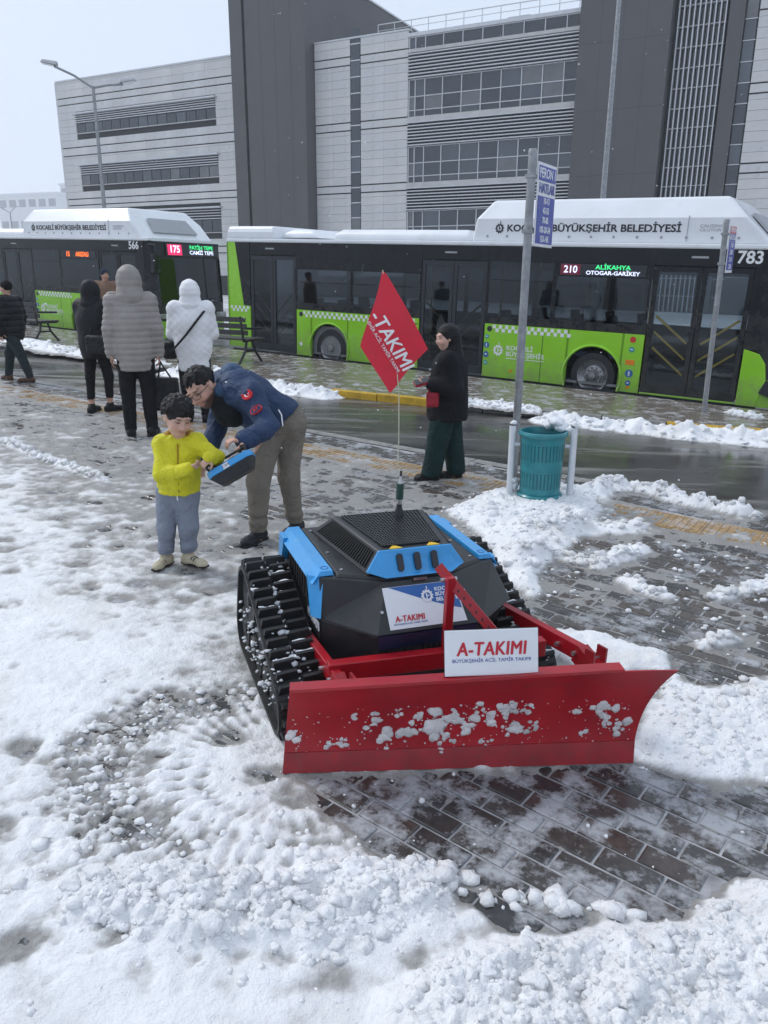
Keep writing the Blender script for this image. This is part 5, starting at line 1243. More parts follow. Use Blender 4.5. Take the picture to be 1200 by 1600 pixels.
    # snow thrown on the blade
    rng = np.random.default_rng(4); spots = [(.43, .45, .055), (.47, .5, .05), (.40, .38, .05), (.50, .42, .045), (.36, .52, .035), (.33, .38, .04), (.55, .55, .03), (.60, .6, .035), (.63, .58, .03), (.58, .45, .035), (.62, .36, .035), (.66, .34, .03), (.28, .33, .045), (.24, .52, .035), (.16, .3, .03), (.12, .3, .025), (.02, .38, .03), (.86, .55, .035), (.89, .5, .04), (.80, .52, .022), (.94, .35, .04), (.9, .36, .025), (.84, .28, .02), (.45, .28, .04), (.57, .22, .03), (.70, .38, .02), (.3, .62, .02), (.22, .42, .02), (.18, .58, .015), (.43, .12, .02), (.52, .6, .03), (.66, .6, .022)]
    V = []; F = []; b = 0
    for t, h, s in spots:
        for q in range(int(3+s*260)):
            tt = np.clip(t+rng.normal(0, s*.36), .004, .995); hh = np.clip(h+rng.normal(0, s*1.2), .02, .98); r_ = .003+s*.5*rng.uniform()**2.4; c = bp(tt, hh, .001)
            v, f = lumps(np.zeros((1, 3)), np.array([r_]), 2 if r_ > .007 else 1, int(rng.integers(1e6)), 1.0, .6); w2 = v@np.array([[dv.x, dv.y, 0], [nv.x*.24, nv.y*.24, 0], [0, 0, 1.0]]); V.append(w2+np.array(c)); F.append(f+b); b += len(v)
    for q in range(170):
        c = bp(rng.uniform(.005, .99), rng.uniform(.03, .75)**1.3, .0008); r_ = .0018+.004*rng.uniform()**3; v, f = lumps(np.zeros((1, 3)), np.array([r_]), 1, q, 1.0, .6); V.append(v@np.array([[dv.x, dv.y, 0], [nv.x*.4, nv.y*.4, 0], [0, 0, 1.0]])+np.array(c)); F.append(f+b); b += len(v)
    V = np.concatenate(V); o = obj('splashed_snow', V, np.concatenate(F), M_SNOW, bl, smooth=True); o['kind'] = 'stuff'
    cc = .62+.24*fbm(V[:, 0]*14, V[:, 2]*14, 3, 5)[:, None]; colattr(o.data, np.clip(np.concatenate([cc*1.03, cc*.98, cc*.98], 1), .4, .86))
    return A, dv, nv, L, bp
M_SNOWP = pm('snow_plain', (.8, .82, .84), .6, var=.08, vs=20, bmp=.4, bs=120)
_bA, _bd, _bn, _bL, bladept = robo()
bpy.context.view_layer.update()
def placard():
    W = robot.matrix_world; a = W @ bladept(.40, 1, -.012); b = W @ bladept(.63, 1, -.012); c = (a+b)/2
    x = (b-a).normalized(); x.z = 0; x.normalize(); bk = Vector((-x.y, x.x, 0)); up = (Vector((0, 0, 1))+bk*.25).normalized()
    root = empty('placard', c+Vector((0, 0, .012))); n = x.cross(up)
    root.rotation_euler = Matrix((x, up, n)).transposed().to_euler(); tag(root, 'white A-TAKIMI placard propped on top of the red blade', 'sign')
    w_, h = .35, .17
    MB().box(-w_/2, w_/2, 0, h, -.006, 0).build('board', STW, root, bev=.002)
    MB().box(-w_/2-.002, w_/2+.002, -.002, h+.002, -.009, -.0062).build('backing', PBLACK, root)
    atakimi('logo_lettering', Matrix.Translation((0, h*.53, .0005)), w_*.86, root)
placard()
def flag():
    root = empty('flag', (.05, 3.46, 1.36)); tag(root, 'red A-TAKIMI flag on a thin whip above the robot', 'flag')
    o0 = Vector((.05, 3.46, 1.36)); c = [(-.014, 1.885), (.19, 1.553), (.018, 1.358), (-.104, 1.565)]
    rip = lambda x, z: .010*math.sin((x*9+z*14))+.012*math.sin(x*16-z*5)+.05*(x-.02)
    N = 26; V = []; 
    for off in (0, .0012):
        for j in range(N+1):
            for i in range(N+1):
                a, b = i/N, j/N; x = (c[0][0]*(1-a)+c[1][0]*a)*(1-b)+(c[3][0]*(1-a)+c[2][0]*a)*b; z = (c[0][1]*(1-a)+c[1][1]*a)*(1-b)+(c[3][1]*(1-a)+c[2][1]*a)*b
                x += .006*math.sin(b*5+a*3)+(.010*(1-a)*(1-b)**4 if a > .0 else 0); V.append((x-o0.x, rip(x, z)+off, z-o0.z))
    n1 = (N+1)**2; F = []
    for k in (0, 1):
        for j in range(N):
            for i in range(N):
                q = [k*n1+j*(N+1)+i, k*n1+j*(N+1)+i+1, k*n1+(j+1)*(N+1)+i+1, k*n1+(j+1)*(N+1)+i]; F.append(q if k else q[::-1])
    FR = pm('flag_red_cloth', (.62, .018, .04), .65, var=.08, vs=12, bmp=.15, bs=400, bd=.0005, sss=0)
    fixn(obj('cloth', V, F, FR, root, smooth=True))
    ux = Vector((.205, 0, -.332)).normalized(); uy = Vector((.332, 0, .205)).normalized()
    def line(s, size, cx, cz, bold, sx, shear):
        o = text('flag_lettering', s, size, PWHITE, root, face((cx, 0, cz), ux, uy), ext=.0003, fat=bold, shear=shear, sx=sx); M = face((cx, 0, cz), ux, uy); me = o.data.copy(); o.data = me
        for v in me.vertices:
            p = M @ v.co; x, z = p.x, p.z; v.co = (x-o0.x, rip(x, z)-.0022+p.y, z-o0.z)
        o.matrix_local = Matrix()
    line('-TAKIMI', .084, .030, 1.588, .0015, .98, .12); line('EHİR ACİL TAMİR TAKIMI', .021, -.006, 1.562, .0002, 1.05, 0)
    wp = [(.0595, 3.462, .99), (.066, 3.464, 1.15), (.064, 3.468, 1.36), (.04, 3.482, 1.6), (.008, 3.478, 1.8), (-.012, 3.468, 1.887)]
    MB().tube([Vector(p)-o0 for p in wp], .0028, 6).build('whip', pm('fibreglass', (.5, .48, .36), .4), root, smooth=True)
flag()
# ================================================================== people
M_SKIN = vcm('skin', .5, .08, 200, .0006, .05, sss=.12, spec=.35)
def cloth(name, col, rough=.8, var=.15, bmp=.3, bs=160, bd=.0012, vs=8, fold=.03):
    m, n, b, out = nodes(name); t = noise_node(n, vs, 5)
    n.links.new(mixc(n, ramp(n, t.outputs[0], .3, .7), tuple(q*(1-var) for q in col), tuple(q*(1+var) for q in col)), b.inputs['Base Color'])
    b.inputs['Roughness'].default_value = rough; b.inputs['Specular IOR Level'].default_value = .3
    w_ = noise_node(n, 9, 4, 'Object', .55); w_.inputs['Distortion'].default_value = 1.6; f = noise_node(n, bs, 3)
    k = bump(n, b, w_.outputs[0], 1.0, fold); k2 = n.nodes.new('ShaderNodeBump'); k2.inputs['Strength'].default_value = bmp; k2.inputs['Distance'].default_value = bd; n.links.new(f.outputs[0], k2.inputs['Height']); n.links.new(k.outputs[0], k2.inputs['Normal']); n.links.new(k2.outputs[0], b.inputs['Normal'])
    return m
C_HAIR = cloth('dark_hair', (.008, .007, .007), .5, .5, .8, 90, .004)
V3 = lambda *a: np.array(a, float)
def unit(v): v = np.array(v, float); return v/np.linalg.norm(v)
def headframe(f, u=(0, 0, 1)):
    f = unit(f); u = np.array(u, float); u = unit(u-f*(u@f)); r = np.cross(f, u); return r, f, u
def head(s, c, f, u, hs):
    """c head centre; s Soft; returns (r,f,u)"""
    r, f, u = headframe(f, u); M = np.stack([r, f, u], 1); P = lambda x, y, z: c+(r*x+f*y+u*z)*hs
    s.ell(P(0, -.012, .025), V3(.074, .092, .088)*hs, M, .02); s.ell(P(0, .012, -.03), V3(.062, .074, .075)*hs, M, .03); s.ell(P(0, .035, -.078), V3(.036, .042, .034)*hs, M, .03)
    s.cone(P(0, .083, .012), P(0, .105, -.026), .008*hs, .012*hs, .014); s.ell(P(.013, .093, -.03), V3(.009, .009, .007)*hs, M, .01); s.ell(P(-.013, .093, -.03), V3(.009, .009, .007)*hs, M, .01)
    for q in (-1, 1):
        s.ell(P(q*.031, .098, .008), V3(.017, .014, .010)*hs, M, .012, '-'); s.ell(P(q*.031, .078, .007), V3(.013, .012, .011)*hs, M, .006)
        s.ell(P(q*.03, .083, .03), V3(.024, .010, .007)*hs, M, .012); s.ell(P(q*.076, -.005, -.005), V3(.010, .020, .031)*hs, M, .012); s.ell(P(q*.04, .068, -.035), V3(.022, .02, .02)*hs, M, .025)
    s.ell(P(0, .083, -.053), V3(.023, .011, .0065)*hs, M, .008); s.ell(P(0, .082, -.064), V3(.019, .011, .007)*hs, M, .008); s.ell(P(0, .095, -.0585), V3(.022, .008, .0022)*hs, M, .005, '-')
    return r, f, u
def facecols(V, c, fr, hs, tone, beard=0):
    r, f, u = fr; d = V-c; x, y, z = d@r/hs, d@f/hs, d@u/hs
    C = np.tile(np.array(tone), (len(V), 1)); n = fbm(V[:, 0]*60, V[:, 2]*60, 3, 5)[:, None]; C = C*(1+.08*n)
    def blend(m, col): nonlocal C; C = C*(1-m[:, None])+np.array(col)*m[:, None]
    hd = (np.abs(z) < .14)&(np.abs(x) < .1)&(y > 0)
    g = lambda cx, cz, rx, rz: np.exp(-(((np.abs(x)-cx)/rx)**2+((z-cz)/rz)**2)**2)*hd
    blend(g(.045, -.03, .022, .02)*.25, (.62, .22, .17)); blend(g(0, -.03, .014, .012)*.2, (.6, .22, .17))
    if beard: blend((sstep(-.035, -.055, z)*(y > -.02)*(np.abs(z) < .13)*sstep(.115, .06, np.abs(x))).astype(float)*beard*(1-g(0, -.058, .03, .014)), (.05, .032, .026))
    blend(g(.0, -.058, .024, .009)*.8, (.48, .16, .14)); blend(g(.031, .0285, .022, .006)*.85, (.03, .02, .016)); blend(g(.031, .007, .017, .0085)*.5, (.22, .12, .09)); blend(g(.031, .006, .015, .0045)*.95, (.02, .015, .014))
    return np.clip(C, .005, .9)
def locks(h, P, hs, n, seed, L=.045, r=.011, zmin=.0, ymax=.06):
    rng = np.random.default_rng(seed)
    for _ in range(n):
        v = unit(rng.normal(size=3)); 
        if v[2] < zmin or (v[1] > ymax*10 and v[2] < .35): continue
        p = np.array([0, -.022, .035])+v*np.array([.086, .10, .092]); t = np.array([v[0]*.6+rng.normal(0, .3), v[1]*.7+.25+rng.normal(0, .3), -.8]); t -= v*(t@v)*.8; q = p+unit(t)*L*rng.uniform(.6, 1.2)+v*.004
        h.cone(P(*p), P(*q), r*hs, r*.35*hs, .006)
def hand(s, wr, d, pn, size=1.0, curl=.8, thumb=1):
    """wr wrist, d finger direction, pn palm-facing direction"""
    d = unit(d); pn = np.array(pn, float); pn = unit(pn-d*(pn@d)); a = np.cross(d, pn)*thumb; S = size
    M = np.stack([a, d, pn], 1); s.box(wr+d*.045*S, V3(.038, .048, .013)*S, M, .012*S, .012)
    for i, (o, L) in enumerate(((.028, .07), (.0095, .08), (-.0095, .075), (-.028, .06))):
        p = wr+d*.088*S+a*o*S; L *= S; dd = d+a*o*1.6; an = curl*.55
        for k, fl in enumerate((.45, .31, .24)):
            q = unit(dd)*math.cos(an)+pn*math.sin(an); e = p+q*L*fl; s.cone(p, e, (.0088-.0008*k)*S, (.0082-.0009*k)*S, .005); p = e; an += curl*.75
    p = wr+d*.02*S+a*.032*S
    for k, L in enumerate((.042, .032, .026)): q = unit(d*(.55+.2*k)+a*(.75-.35*k)+pn*(.35+.25*k*curl)); e = p+q*L*S; s.cone(p, e, (.012-.0012*k)*S, (.0105-.0012*k)*S, .008); p = e
def limbs(J, sc=1.0, res=.011, w=1.0):
    """body parts as separate soft groups"""
    g = {}; c = lambda *k: [np.array(J[q], float) for q in k]
    t = Soft(res); pel, ch, nk = c('pelvis', 'chest', 'neck'); shl, shr = c('sl', 'sr'); hl, hr = c('hl', 'hr')
    up = unit(nk-pel); rt = unit(shr-shl); rt = unit(rt-up*(rt@up)); bk = np.cross(up, rt); M = np.stack([rt, bk, up], 1)
    L = np.linalg.norm(ch-pel)
    t.ell(pel, V3(.155, .115, .13)*sc*w, M, .05); t.ell((pel+ch)/2, V3(.145, .105, max(.12*sc, L*.6)/sc)*sc*w, M, .06); t.ell(ch, V3(.165, .112, .17)*sc*w, M, .06); t.cone(shl, shr, .058*sc, .058*sc, .05)
    g['torso'] = t; a = Soft(res)
    for q in 'lr': S_, E, W_ = c('s'+q, 'e'+q, 'w'+q); a.cone(S_, E, .052*sc*w, .043*sc*w, .03); a.cone(E, W_, .042*sc*w, .028*sc, .02)
    g['arms'] = a; l = Soft(res)
    for q in 'lr': H_, K, A = c('h'+q, 'k'+q, 'a'+q); l.cone(H_, K, .085*sc*w, .058*sc*w, .03); l.cone(K, A, .056*sc*w, .036*sc, .02)
    g['legs'] = l; f = Soft(res)
    for q in 'lr': A, T = c('a'+q, 't'+q); A2 = A.copy(); A2[2] = .035*sc; T2 = T.copy(); T2[2] = .028*sc; f.cone(A, A2, .036*sc, .038*sc, .03); f.cone(A2, T2, .038*sc, .03*sc, .03)
    g['feet'] = f; n = Soft(res); n.cone(nk-up*.03*sc, np.array(J['head'])-unit(J.get('hu', (0, 0, 1)))*.05*sc, .052*sc, .05*sc, .03); g['neck'] = n
    return g, M
def wr(amp=.006, sc=9, seed=1, zst=.5): return lambda x, y, z: amp*fbm(x*sc+.3*z, y*sc, 3, seed, z=z*sc*zst)
def puffer(p, amp=.010, seed=1, z0=0, wob=.01):
    def f(x, y, z):
        ph = (z-z0+wob*fbm(x*5, y*5, 2, seed))/p; q = np.abs(ph-np.round(ph)); return amp*np.exp(-(q/.12)**2)-.3*amp+.004*fbm(x*22, y*22, 3, seed+2, z=z*22)
    return f
def person(label, loc, rotz=0, group=None):
    o = empty('person', onground(loc[0], loc[1], loc[2] if len(loc) > 2 else 0), (0, 0, rotz)); tag(o, label, 'person', group); return o
def shoes(root, J, sc, mat, sole=None, inf=.012, res=.008):
    for q in 'lr':
        A, T = np.array(J['a'+q], float), np.array(J['t'+q], float); s = Soft(res); d = unit((T-A)*V3(1, 1, 0)); he = A*V3(1, 1, 0)-d*.035*sc; r = np.cross(d, V3(0, 0, 1)); M = np.stack([r, d, V3(0, 0, 1)], 1)
        Tz = T*V3(1, 1, 0); mid = (he+Tz)/2; Lh = np.linalg.norm(Tz-he)/2
        s.ell(he+V3(0, 0, .045*sc), V3(.044, .05, .05)*sc, M, .03); s.ell(Tz-d*.01*sc+V3(0, 0, .034*sc), V3(.047, .06, .036)*sc, M, .03); s.cone(he+V3(0, 0, .045*sc), Tz+V3(0, 0, .034*sc)-d*.03*sc, .043*sc, .036*sc, .03); s.cone(A*V3(1, 1, 0)+V3(0, 0, .05*sc), A*V3(1, 1, 0)+V3(0, 0, .10*sc), .047*sc, .05*sc, .02); s.ell(A*V3(1, 1, 0)+V3(0, 0, .15*sc), V3(.04, .04, .03)*sc, None, .01, '-'); s.plane((0, 0, .0), (0, 0, -1))
        sh = soft_obj('shoe', s, mat, root, wr(.003, 25, 3)); m2 = Soft(res); m2.box(mid+V3(0, 0, .012*sc), V3(.048*sc, Lh+.045*sc, .012*sc), M, .011*sc); soft_obj('sole', m2, sole or C_SOLE, sh)
        for k_ in range(3):
            c = Tz-d*(.055+.03*k_)*sc+V3(0, 0, (.068+.006*k_)*sc); MB().tube([c-r*.042*sc-V3(0, 0, .02*sc), c-r*.02*sc, c+r*.02*sc, c+r*.042*sc-V3(0, 0, .02*sc)], .0045*sc, 5).build('lace', sole or C_SOLE, sh)
C_SOLE = cloth('shoe_sole', (.02, .02, .02), .6)
TONE = (.50, .29, .21)

# ---- toddler
def toddler():
    root = person('small child in a yellow jacket and grey trousers gripping the remote control', (-1.27, 4.53, .016))
    J = dict(pelvis=(.015, .01, .50), chest=(.035, .0, .70), neck=(.045, -.005, .82), head=(.052, -.03, .945), sl=(-.058, .0, .78), sr=(.145, .0, .78), el=(-.055, -.085, .605), wl=(.13, -.175, .665), er=(.275, -.085, .71), wr=(.262, -.19, .735),
             hl=(-.055, .01, .46), hr=(.065, .01, .46), kl=(-.07, -.02, .26), kr=(.065, -.02, .26), al=(-.095, .0, .07), ar=(.045, .02, .07), tl=(-.125, -.095, .03), tr=(.145, -.04, .03))
    sc = .66; g, M = limbs(J, sc, .007, .98); f, u = (.50, -.74, -.38), (.18, -.1, 1); hs = .96; hc = np.array(J['head'])
    b = g['torso']+g['arms']+g['legs']+g['feet']+g['neck']; fr = head(b, hc, f, u, hs); b.res = .0056
    hand(b, V3(.135, -.178, .668), (.9, -.15, .35), (.2, .5, .7), .56, 1.1, -1); hand(b, V3(.268, -.195, .735), (-.35, -.2, -.3), (-.2, .6, -.5), .56, 1.1, 1)
    soft_obj('body', b, M_SKIN, root, cols=lambda V: facecols(V, hc, fr, hs, (.58, .36, .28)))
    Y = cloth('yellow_jacket_cloth', (.62, .58, .02), .6, .1, .3, 60, .002)
    j = (g['torso']+g['arms']).inflate(.019); j.res = .006; j.cone((.015, -.0, .50), (.03, 0, .60), .105, .108, .05); j.plane((0, 0, .475), (0, 0, -1)); j.ell((.045, -.005, .885), (.08, .08, .06), None, .02, '-')
    jk = soft_obj('jacket', j, Y, root, lambda x, y, z: .012*fbm(x*14, y*14, 4, 4, z=z*20)+.006*np.exp(-((z-.505)/.007)**2)+.004*np.exp(-((x-.048)/.006)**2)*(y < 0))
    c = Soft(.006); c.cone((-.02, .0, .80), (.11, .0, .80), .046, .046, .03); c.ell((.045, .03, .82), (.085, .065, .05), None, .03); c.ell((.045, -.04, .86), (.05, .07, .07), None, .02, '-'); soft_obj('collar', c, cloth('ochre_collar', (.36, .20, .02), .75), jk, wr(.004, 20))
    MB().tube([(.045, -.103, .50), (.05, -.108, .60), (.052, -.098, .70), (.05, -.075, .79)], .0045, 6).build('zip', cloth('ochre_zip', (.35, .2, .02)), jk, smooth=True)
    for i, (p, d) in enumerate((((.128, -.172, .664), (.9, -.15, .35)), ((.264, -.186, .736), (-.3, -.3, -.1)))): d = unit(d); p = V3(*p); MB().cyl(p-d*.012, p+d*.012, .029, .027, 14).build('cuff', cloth('dark_cuff', (.03, .015, .01)) if i else cloth('red_cuff', (.3, .04, .02)), jk, smooth=True)
    t = g['legs'].inflate(.020); t.res = .006; t.ell((.012, .01, .48), (.108, .09, .08), None, .04); t.plane((0, 0, .52), (0, 0, 1)); t.plane((0, 0, .085), (0, 0, -1))
    tr = soft_obj('trousers', t, cloth('grey_sweatpants', (.21, .235, .29), .85, .12), root, lambda x, y, z: .011*fbm(x*12, y*12, 4, 8, z=z*16)+.010*fbm(x*3, y*3, 2, 9, z=z*30)*sstep(.36, .12, z))
    MB().tube([(.03, -.092, .505), (.032, -.1, .47), (.033, -.098, .45)], .004, 6).build('drawstring', PWHITE, tr)
    shoes(root, J, .68, cloth('cream_trainer', (.52, .46, .33), .6), None)
    h = Soft(.0065); r, ff, uu = fr; P = lambda x, y, z: hc+(r*x+ff*y+uu*z)*hs; Mh = np.stack([r, ff, uu], 1)
    h.ell(P(0, -.022, .035), V3(.088, .104, .094)*hs, Mh, .02); h.ell(P(0, .112, -.052), V3(.078, .07, .082)*hs, Mh, .01, '-'); h.ell(P(0, .03, -.125), V3(.12, .12, .075)*hs, Mh, .02, '-')
    locks(h, P, hs, 150, 3); h.res = .0052
    soft_obj('hair', h, C_HAIR, root, lambda x, y, z: .006*fbm(x*70, y*70, 3, 6, z=z*14))
toddler()

# ---- man bending over the child
def bending_man():
    root = person('man in a navy work jacket and khaki trousers bending over the small child', (-.77, 5.02, .004))
    J = dict(pelvis=(.07, .10, .85), chest=(-.16, .03, 1.02), neck=(-.30, -.02, 1.07), head=(-.405, -.075, 1.065), sl=(-.30, .15, 1.08), sr=(-.085, -.13, 1.03), el=(-.35, .12, .80), wl=(-.42, -.02, .60), er=(.055, -.28, .845), wr=(-.075, -.46, .805),
             hl=(.005, .06, .80), hr=(.13, .14, .80), kl=(-.075, -.02, .44), kr=(.11, .14, .44), al=(-.10, .02, .08), ar=(.14, .22, .08), tl=(-.16, -.10, .03), tr=(.10, .10, .03), hu=(-.6, -.3, .75))
    sc = .93; g, M = limbs(J, sc, .009, 1.0); f, u = (-.28, -.80, -.46), (-.55, -.30, .75); hs = 1.09; hc = np.array(J['head'])
    b = g['torso']+g['arms']+g['legs']+g['feet']+g['neck']; fr = head(b, hc, f, u, hs); b.res = .0062
    hand(b, V3(-.07, -.46, .805), (-.75, -.45, .15), (-.25, -.1, -.9), .92, .95, 1); hand(b, V3(-.42, -.02, .60), (-.3, -.3, -.8), (.5, -.5, 0), .9, .5, 1)
    soft_obj('body', b, M_SKIN, root, cols=lambda V: facecols(V, hc, fr, hs, (.56, .33, .25), .9))
    NV = cloth('navy_jacket_cloth', (.022, .045, .105), .6, .15, .25, 90, .0015)
    j = (g['torso']+g['arms']).inflate(.03); j.res = .0085; j.cone((.02, .1, .84), (-.16, .03, 1.0), .155, .165, .06); j.plane((.10, .1, .83), (.72, .0, -.62)); j.ell(hc+V3(.01, -.05, 0), (.10, .10, .11), None, .02, '-')
    jk = soft_obj('jacket', j, NV, root, lambda x, y, z: .013*fbm(x*10, y*10, 4, 14, z=z*10)+.011*fbm((x+z)*16, y*6, 2, 15, z=(z-x)*5))
    c = Soft(.008); c.ell((-.235, .06, 1.155), (.07, .08, .06), None, .04); c.cone((-.27, -.08, 1.05), (-.22, .1, 1.13), .055, .06, .04); soft_obj('hood', c, cloth('hood_blue', (.03, .07, .14), .6), jk, wr(.006, 16))
    sh = V3(-.085, -.13, 1.03); er_ = V3(.055, -.28, .845)
    def patch(t, mat, rx, ry, name, al):
        p = sh+(er_-sh)*t; d = unit(er_-sh); n = unit(V3(-.15, -1, .35)); n = unit(n-d*(n@d)); x = np.cross(d, n)*1; p = p+n*(.0835-.012*t); s = MB()
        pts = [p+x*(rx*math.cos(a))+d*(ry*math.sin(a)) for a in np.linspace(0, 2*math.pi, 18, endpoint=False)]; s.hexa([q-n*.008 for q in pts], [q+n*.004 for q in pts]); o = fixn(s.build(name, mat, jk)); return o, p+n*.0045, x, d, n
    red = cloth('patch_red', (.6, .02, .03), .6)
    o, p, x, d, n = patch(.12, red, .036, .034, 'flag_patch', 0)
    M_ = face(Vector(p), Vector(-x), Vector(-d)); 
    cr = MB(); 
    for k in range(14):
        a0, a1 = [R(50+260*q/14) for q in (k, k+1)]; ro, ri = .017, .014
        w0, w1 = [1-.9*abs((q/14)-.5)*2 for q in (k, k+1)]
        cr.raw([(ro*math.cos(a0), ro*math.sin(a0), 0), (ro*math.cos(a1), ro*math.sin(a1), 0), ((ro-.009*w1)*math.cos(a1), (ro-.009*w1)*math.sin(a1), 0), ((ro-.009*w0)*math.cos(a0), (ro-.009*w0)*math.sin(a0), 0)], [(0, 1, 2, 3)])
    cr.raw([(.012+.006*math.cos(a)*(1 if i % 2 == 0 else .4), .006*math.sin(a)*(1 if i % 2 == 0 else .4), 0) for i, a in enumerate(np.linspace(0, 2*math.pi, 10, endpoint=False))], [tuple(range(10))]); q = cr.build('crescent_and_star', PWHITE, o); q.matrix_local = M_
    o, p, x, d, n = patch(.56, red, .042, .026, 'oval_badge', 0); M_ = face(Vector(p), Vector(-x), Vector(-d)); 
    q = MB().cyl((0, 0, 0), (0, 0, .001), .034, n=18).build('badge_field', NV, o); q.matrix_local = M_ @ Matrix.Diagonal((1.06, .6, 1, 1)); text('badge_lettering', 'AT', .03, red, o, M_ @ Matrix.Translation((0, 0, .0022)), bold=.001)
    MB().tube([V3(.075, -.19, .965)+V3(.03, -.03, -.01), V3(.125, -.235, .925), V3(.135, -.27, .86)], .004, 6).build('reflective_piping', PWHITE, jk, smooth=True)
    t = g['legs'].inflate(.024); t.res = .0085; t.ell((.07, .10, .83), (.17, .15, .13), None, .05); t.plane((.10, .1, .85), (-.72, 0, .62)); t.plane((0, 0, .075), (0, 0, -1))
    soft_obj('trousers', t, cloth('khaki_trousers', (.20, .175, .145), .85, .1), root, lambda x, y, z: .012*fbm(x*9, y*9, 3, 24, z=z*7)+.013*fbm(x*3, y*3, 2, 25, z=z*22)*sstep(.5, .1, z))
    v = Soft(.009); v.ell((-.27, -.02, .96), (.09, .11, .15), None, .04); v.ell((-.20, -.02, .93), (.08, .12, .12), None, .05); soft_obj('dark_vest_front', v, cloth('black_fleece', (.01, .012, .014), .9), root, wr(.008, 12))
    shoes(root, J, .95, cloth('dark_boot', (.02, .022, .028), .6))
    r, ff, uu = fr; P = lambda x, y, z: hc+(r*x+ff*y+uu*z)*hs; Mh = np.stack([r, ff, uu], 1); h = Soft(.007)
    h.ell(P(0, -.028, .038), V3(.083, .10, .090)*hs, Mh, .02); h.ell(P(0, .105, -.03), V3(.085, .075, .085)*hs, Mh, .012, '-'); h.ell(P(0, .02, -.12), V3(.12, .12, .08)*hs, Mh, .02, '-')
    for q in (-1, 1): h.ell(P(q*.08, .0, -.02), V3(.02, .03, .04)*hs, Mh, .01, '-')
    locks(h, P, hs, 130, 5, .026, .009); h.res = .006
    soft_obj('hair', h, C_HAIR, root, lambda x, y, z: .005*fbm(x*60, y*60, 3, 16, z=z*20))
    gl = MB()
    for q in (-1, 1): gl.tube([P(q*.033+.026*math.cos(a), .103-.012*math.cos(a)*q*.6, .003+.020*math.sin(a)) for a in np.linspace(0, 2*math.pi, 17)], .0022, 6, False); gl.tube([P(q*.06, .094, .006), P(q*.078, .04, .008), P(q*.079, -.005, .006)], .0022, 6)
    gl.tube([P(-.009, .109, .006), P(.009, .109, .006)], .0022, 6); gl.build('spectacles', PBLACK, root, smooth=True)
bending_man()

# ---- the remote control they hold
def controller():
    c = Vector((-.905, 4.44, .79)); x = Vector((.245, .05, .138)).normalized(); z = Vector((-.42, .30, .80)); z = (z-x*z.dot(x)).normalized(); y = z.cross(x)
    root = empty('remote_control', c, Matrix((x, y, z)).transposed()); tag(root, 'blue and black radio remote control box held between child and man', 'remote control')
    a, b = .145, .085
    out = [(-a, -b*.6), (-a*.8, -b), (a*.8, -b), (a, -b*.6), (a, b*.6), (a*.8, b), (-a*.8, b), (-a, b*.6)]
    bo = MB(); bo.hexa([(p*.72, q*.72, -.085) for p, q in out], [(p, q, -.02) for p, q in out]); fixn(bo.build('case', RBLK, root, bev=.005))
    fixn(MB().hexa([(p*1.03, q*1.03, -.02) for p, q in out], [(p*1.0, q*1.0, .018) for p, q in out]).build('blue_rim', RBLU, root, bev=.004))
    fixn(MB().hexa([(p*.9, q*.88, .0182) for p, q in out], [(p*.9, q*.88, .022) for p, q in out]).build('control_panel', RBLK, root))
    MB().box(-.035, .035, -.02, .045, .0222, .025).build('screen', pm('lit_screen', (.35, .3, .2), .2), root)
    MB().box(-.04, .0, -b*1.035-.001, -b*1.02, -.018, .012).build('label', STW, root)
    for s in (-1, 1):
        MB().lathe([(.0, .06), (.012, .058), (.014, .045), (.006, .04), (.006, .02), (.016, .02)], 14, Matrix.Translation((s*.085, 0, .0))).build('joystick', RBLK, root, smooth=True)
    MB().tube([(-.12, .06, .015), (-.125, .07, .06), (-.06, .075, .075), (.06, .075, .075), (.125, .07, .06), (.12, .06, .015)], .010, 8).build('guard_bar', RBLK, root, smooth=True); MB().tube([(-.12, -.06, .015), (-.13, -.06, .05), (-.10, .0, .072), (-.125, .07, .06)], .009, 8).build('guard_bar', RBLK, root, smooth=True); MB().tube([(.12, -.06, .015), (.13, -.06, .05), (.10, .0, .072), (.125, .07, .06)], .009, 8).build('guard_bar', RBLK, root, smooth=True)
    text('label_print', 'CSM', .022, PBLACK, root, face((-.02, -b*1.037-.0006, -.003), (1, 0, 0), (0, 0, 1)))
controller()

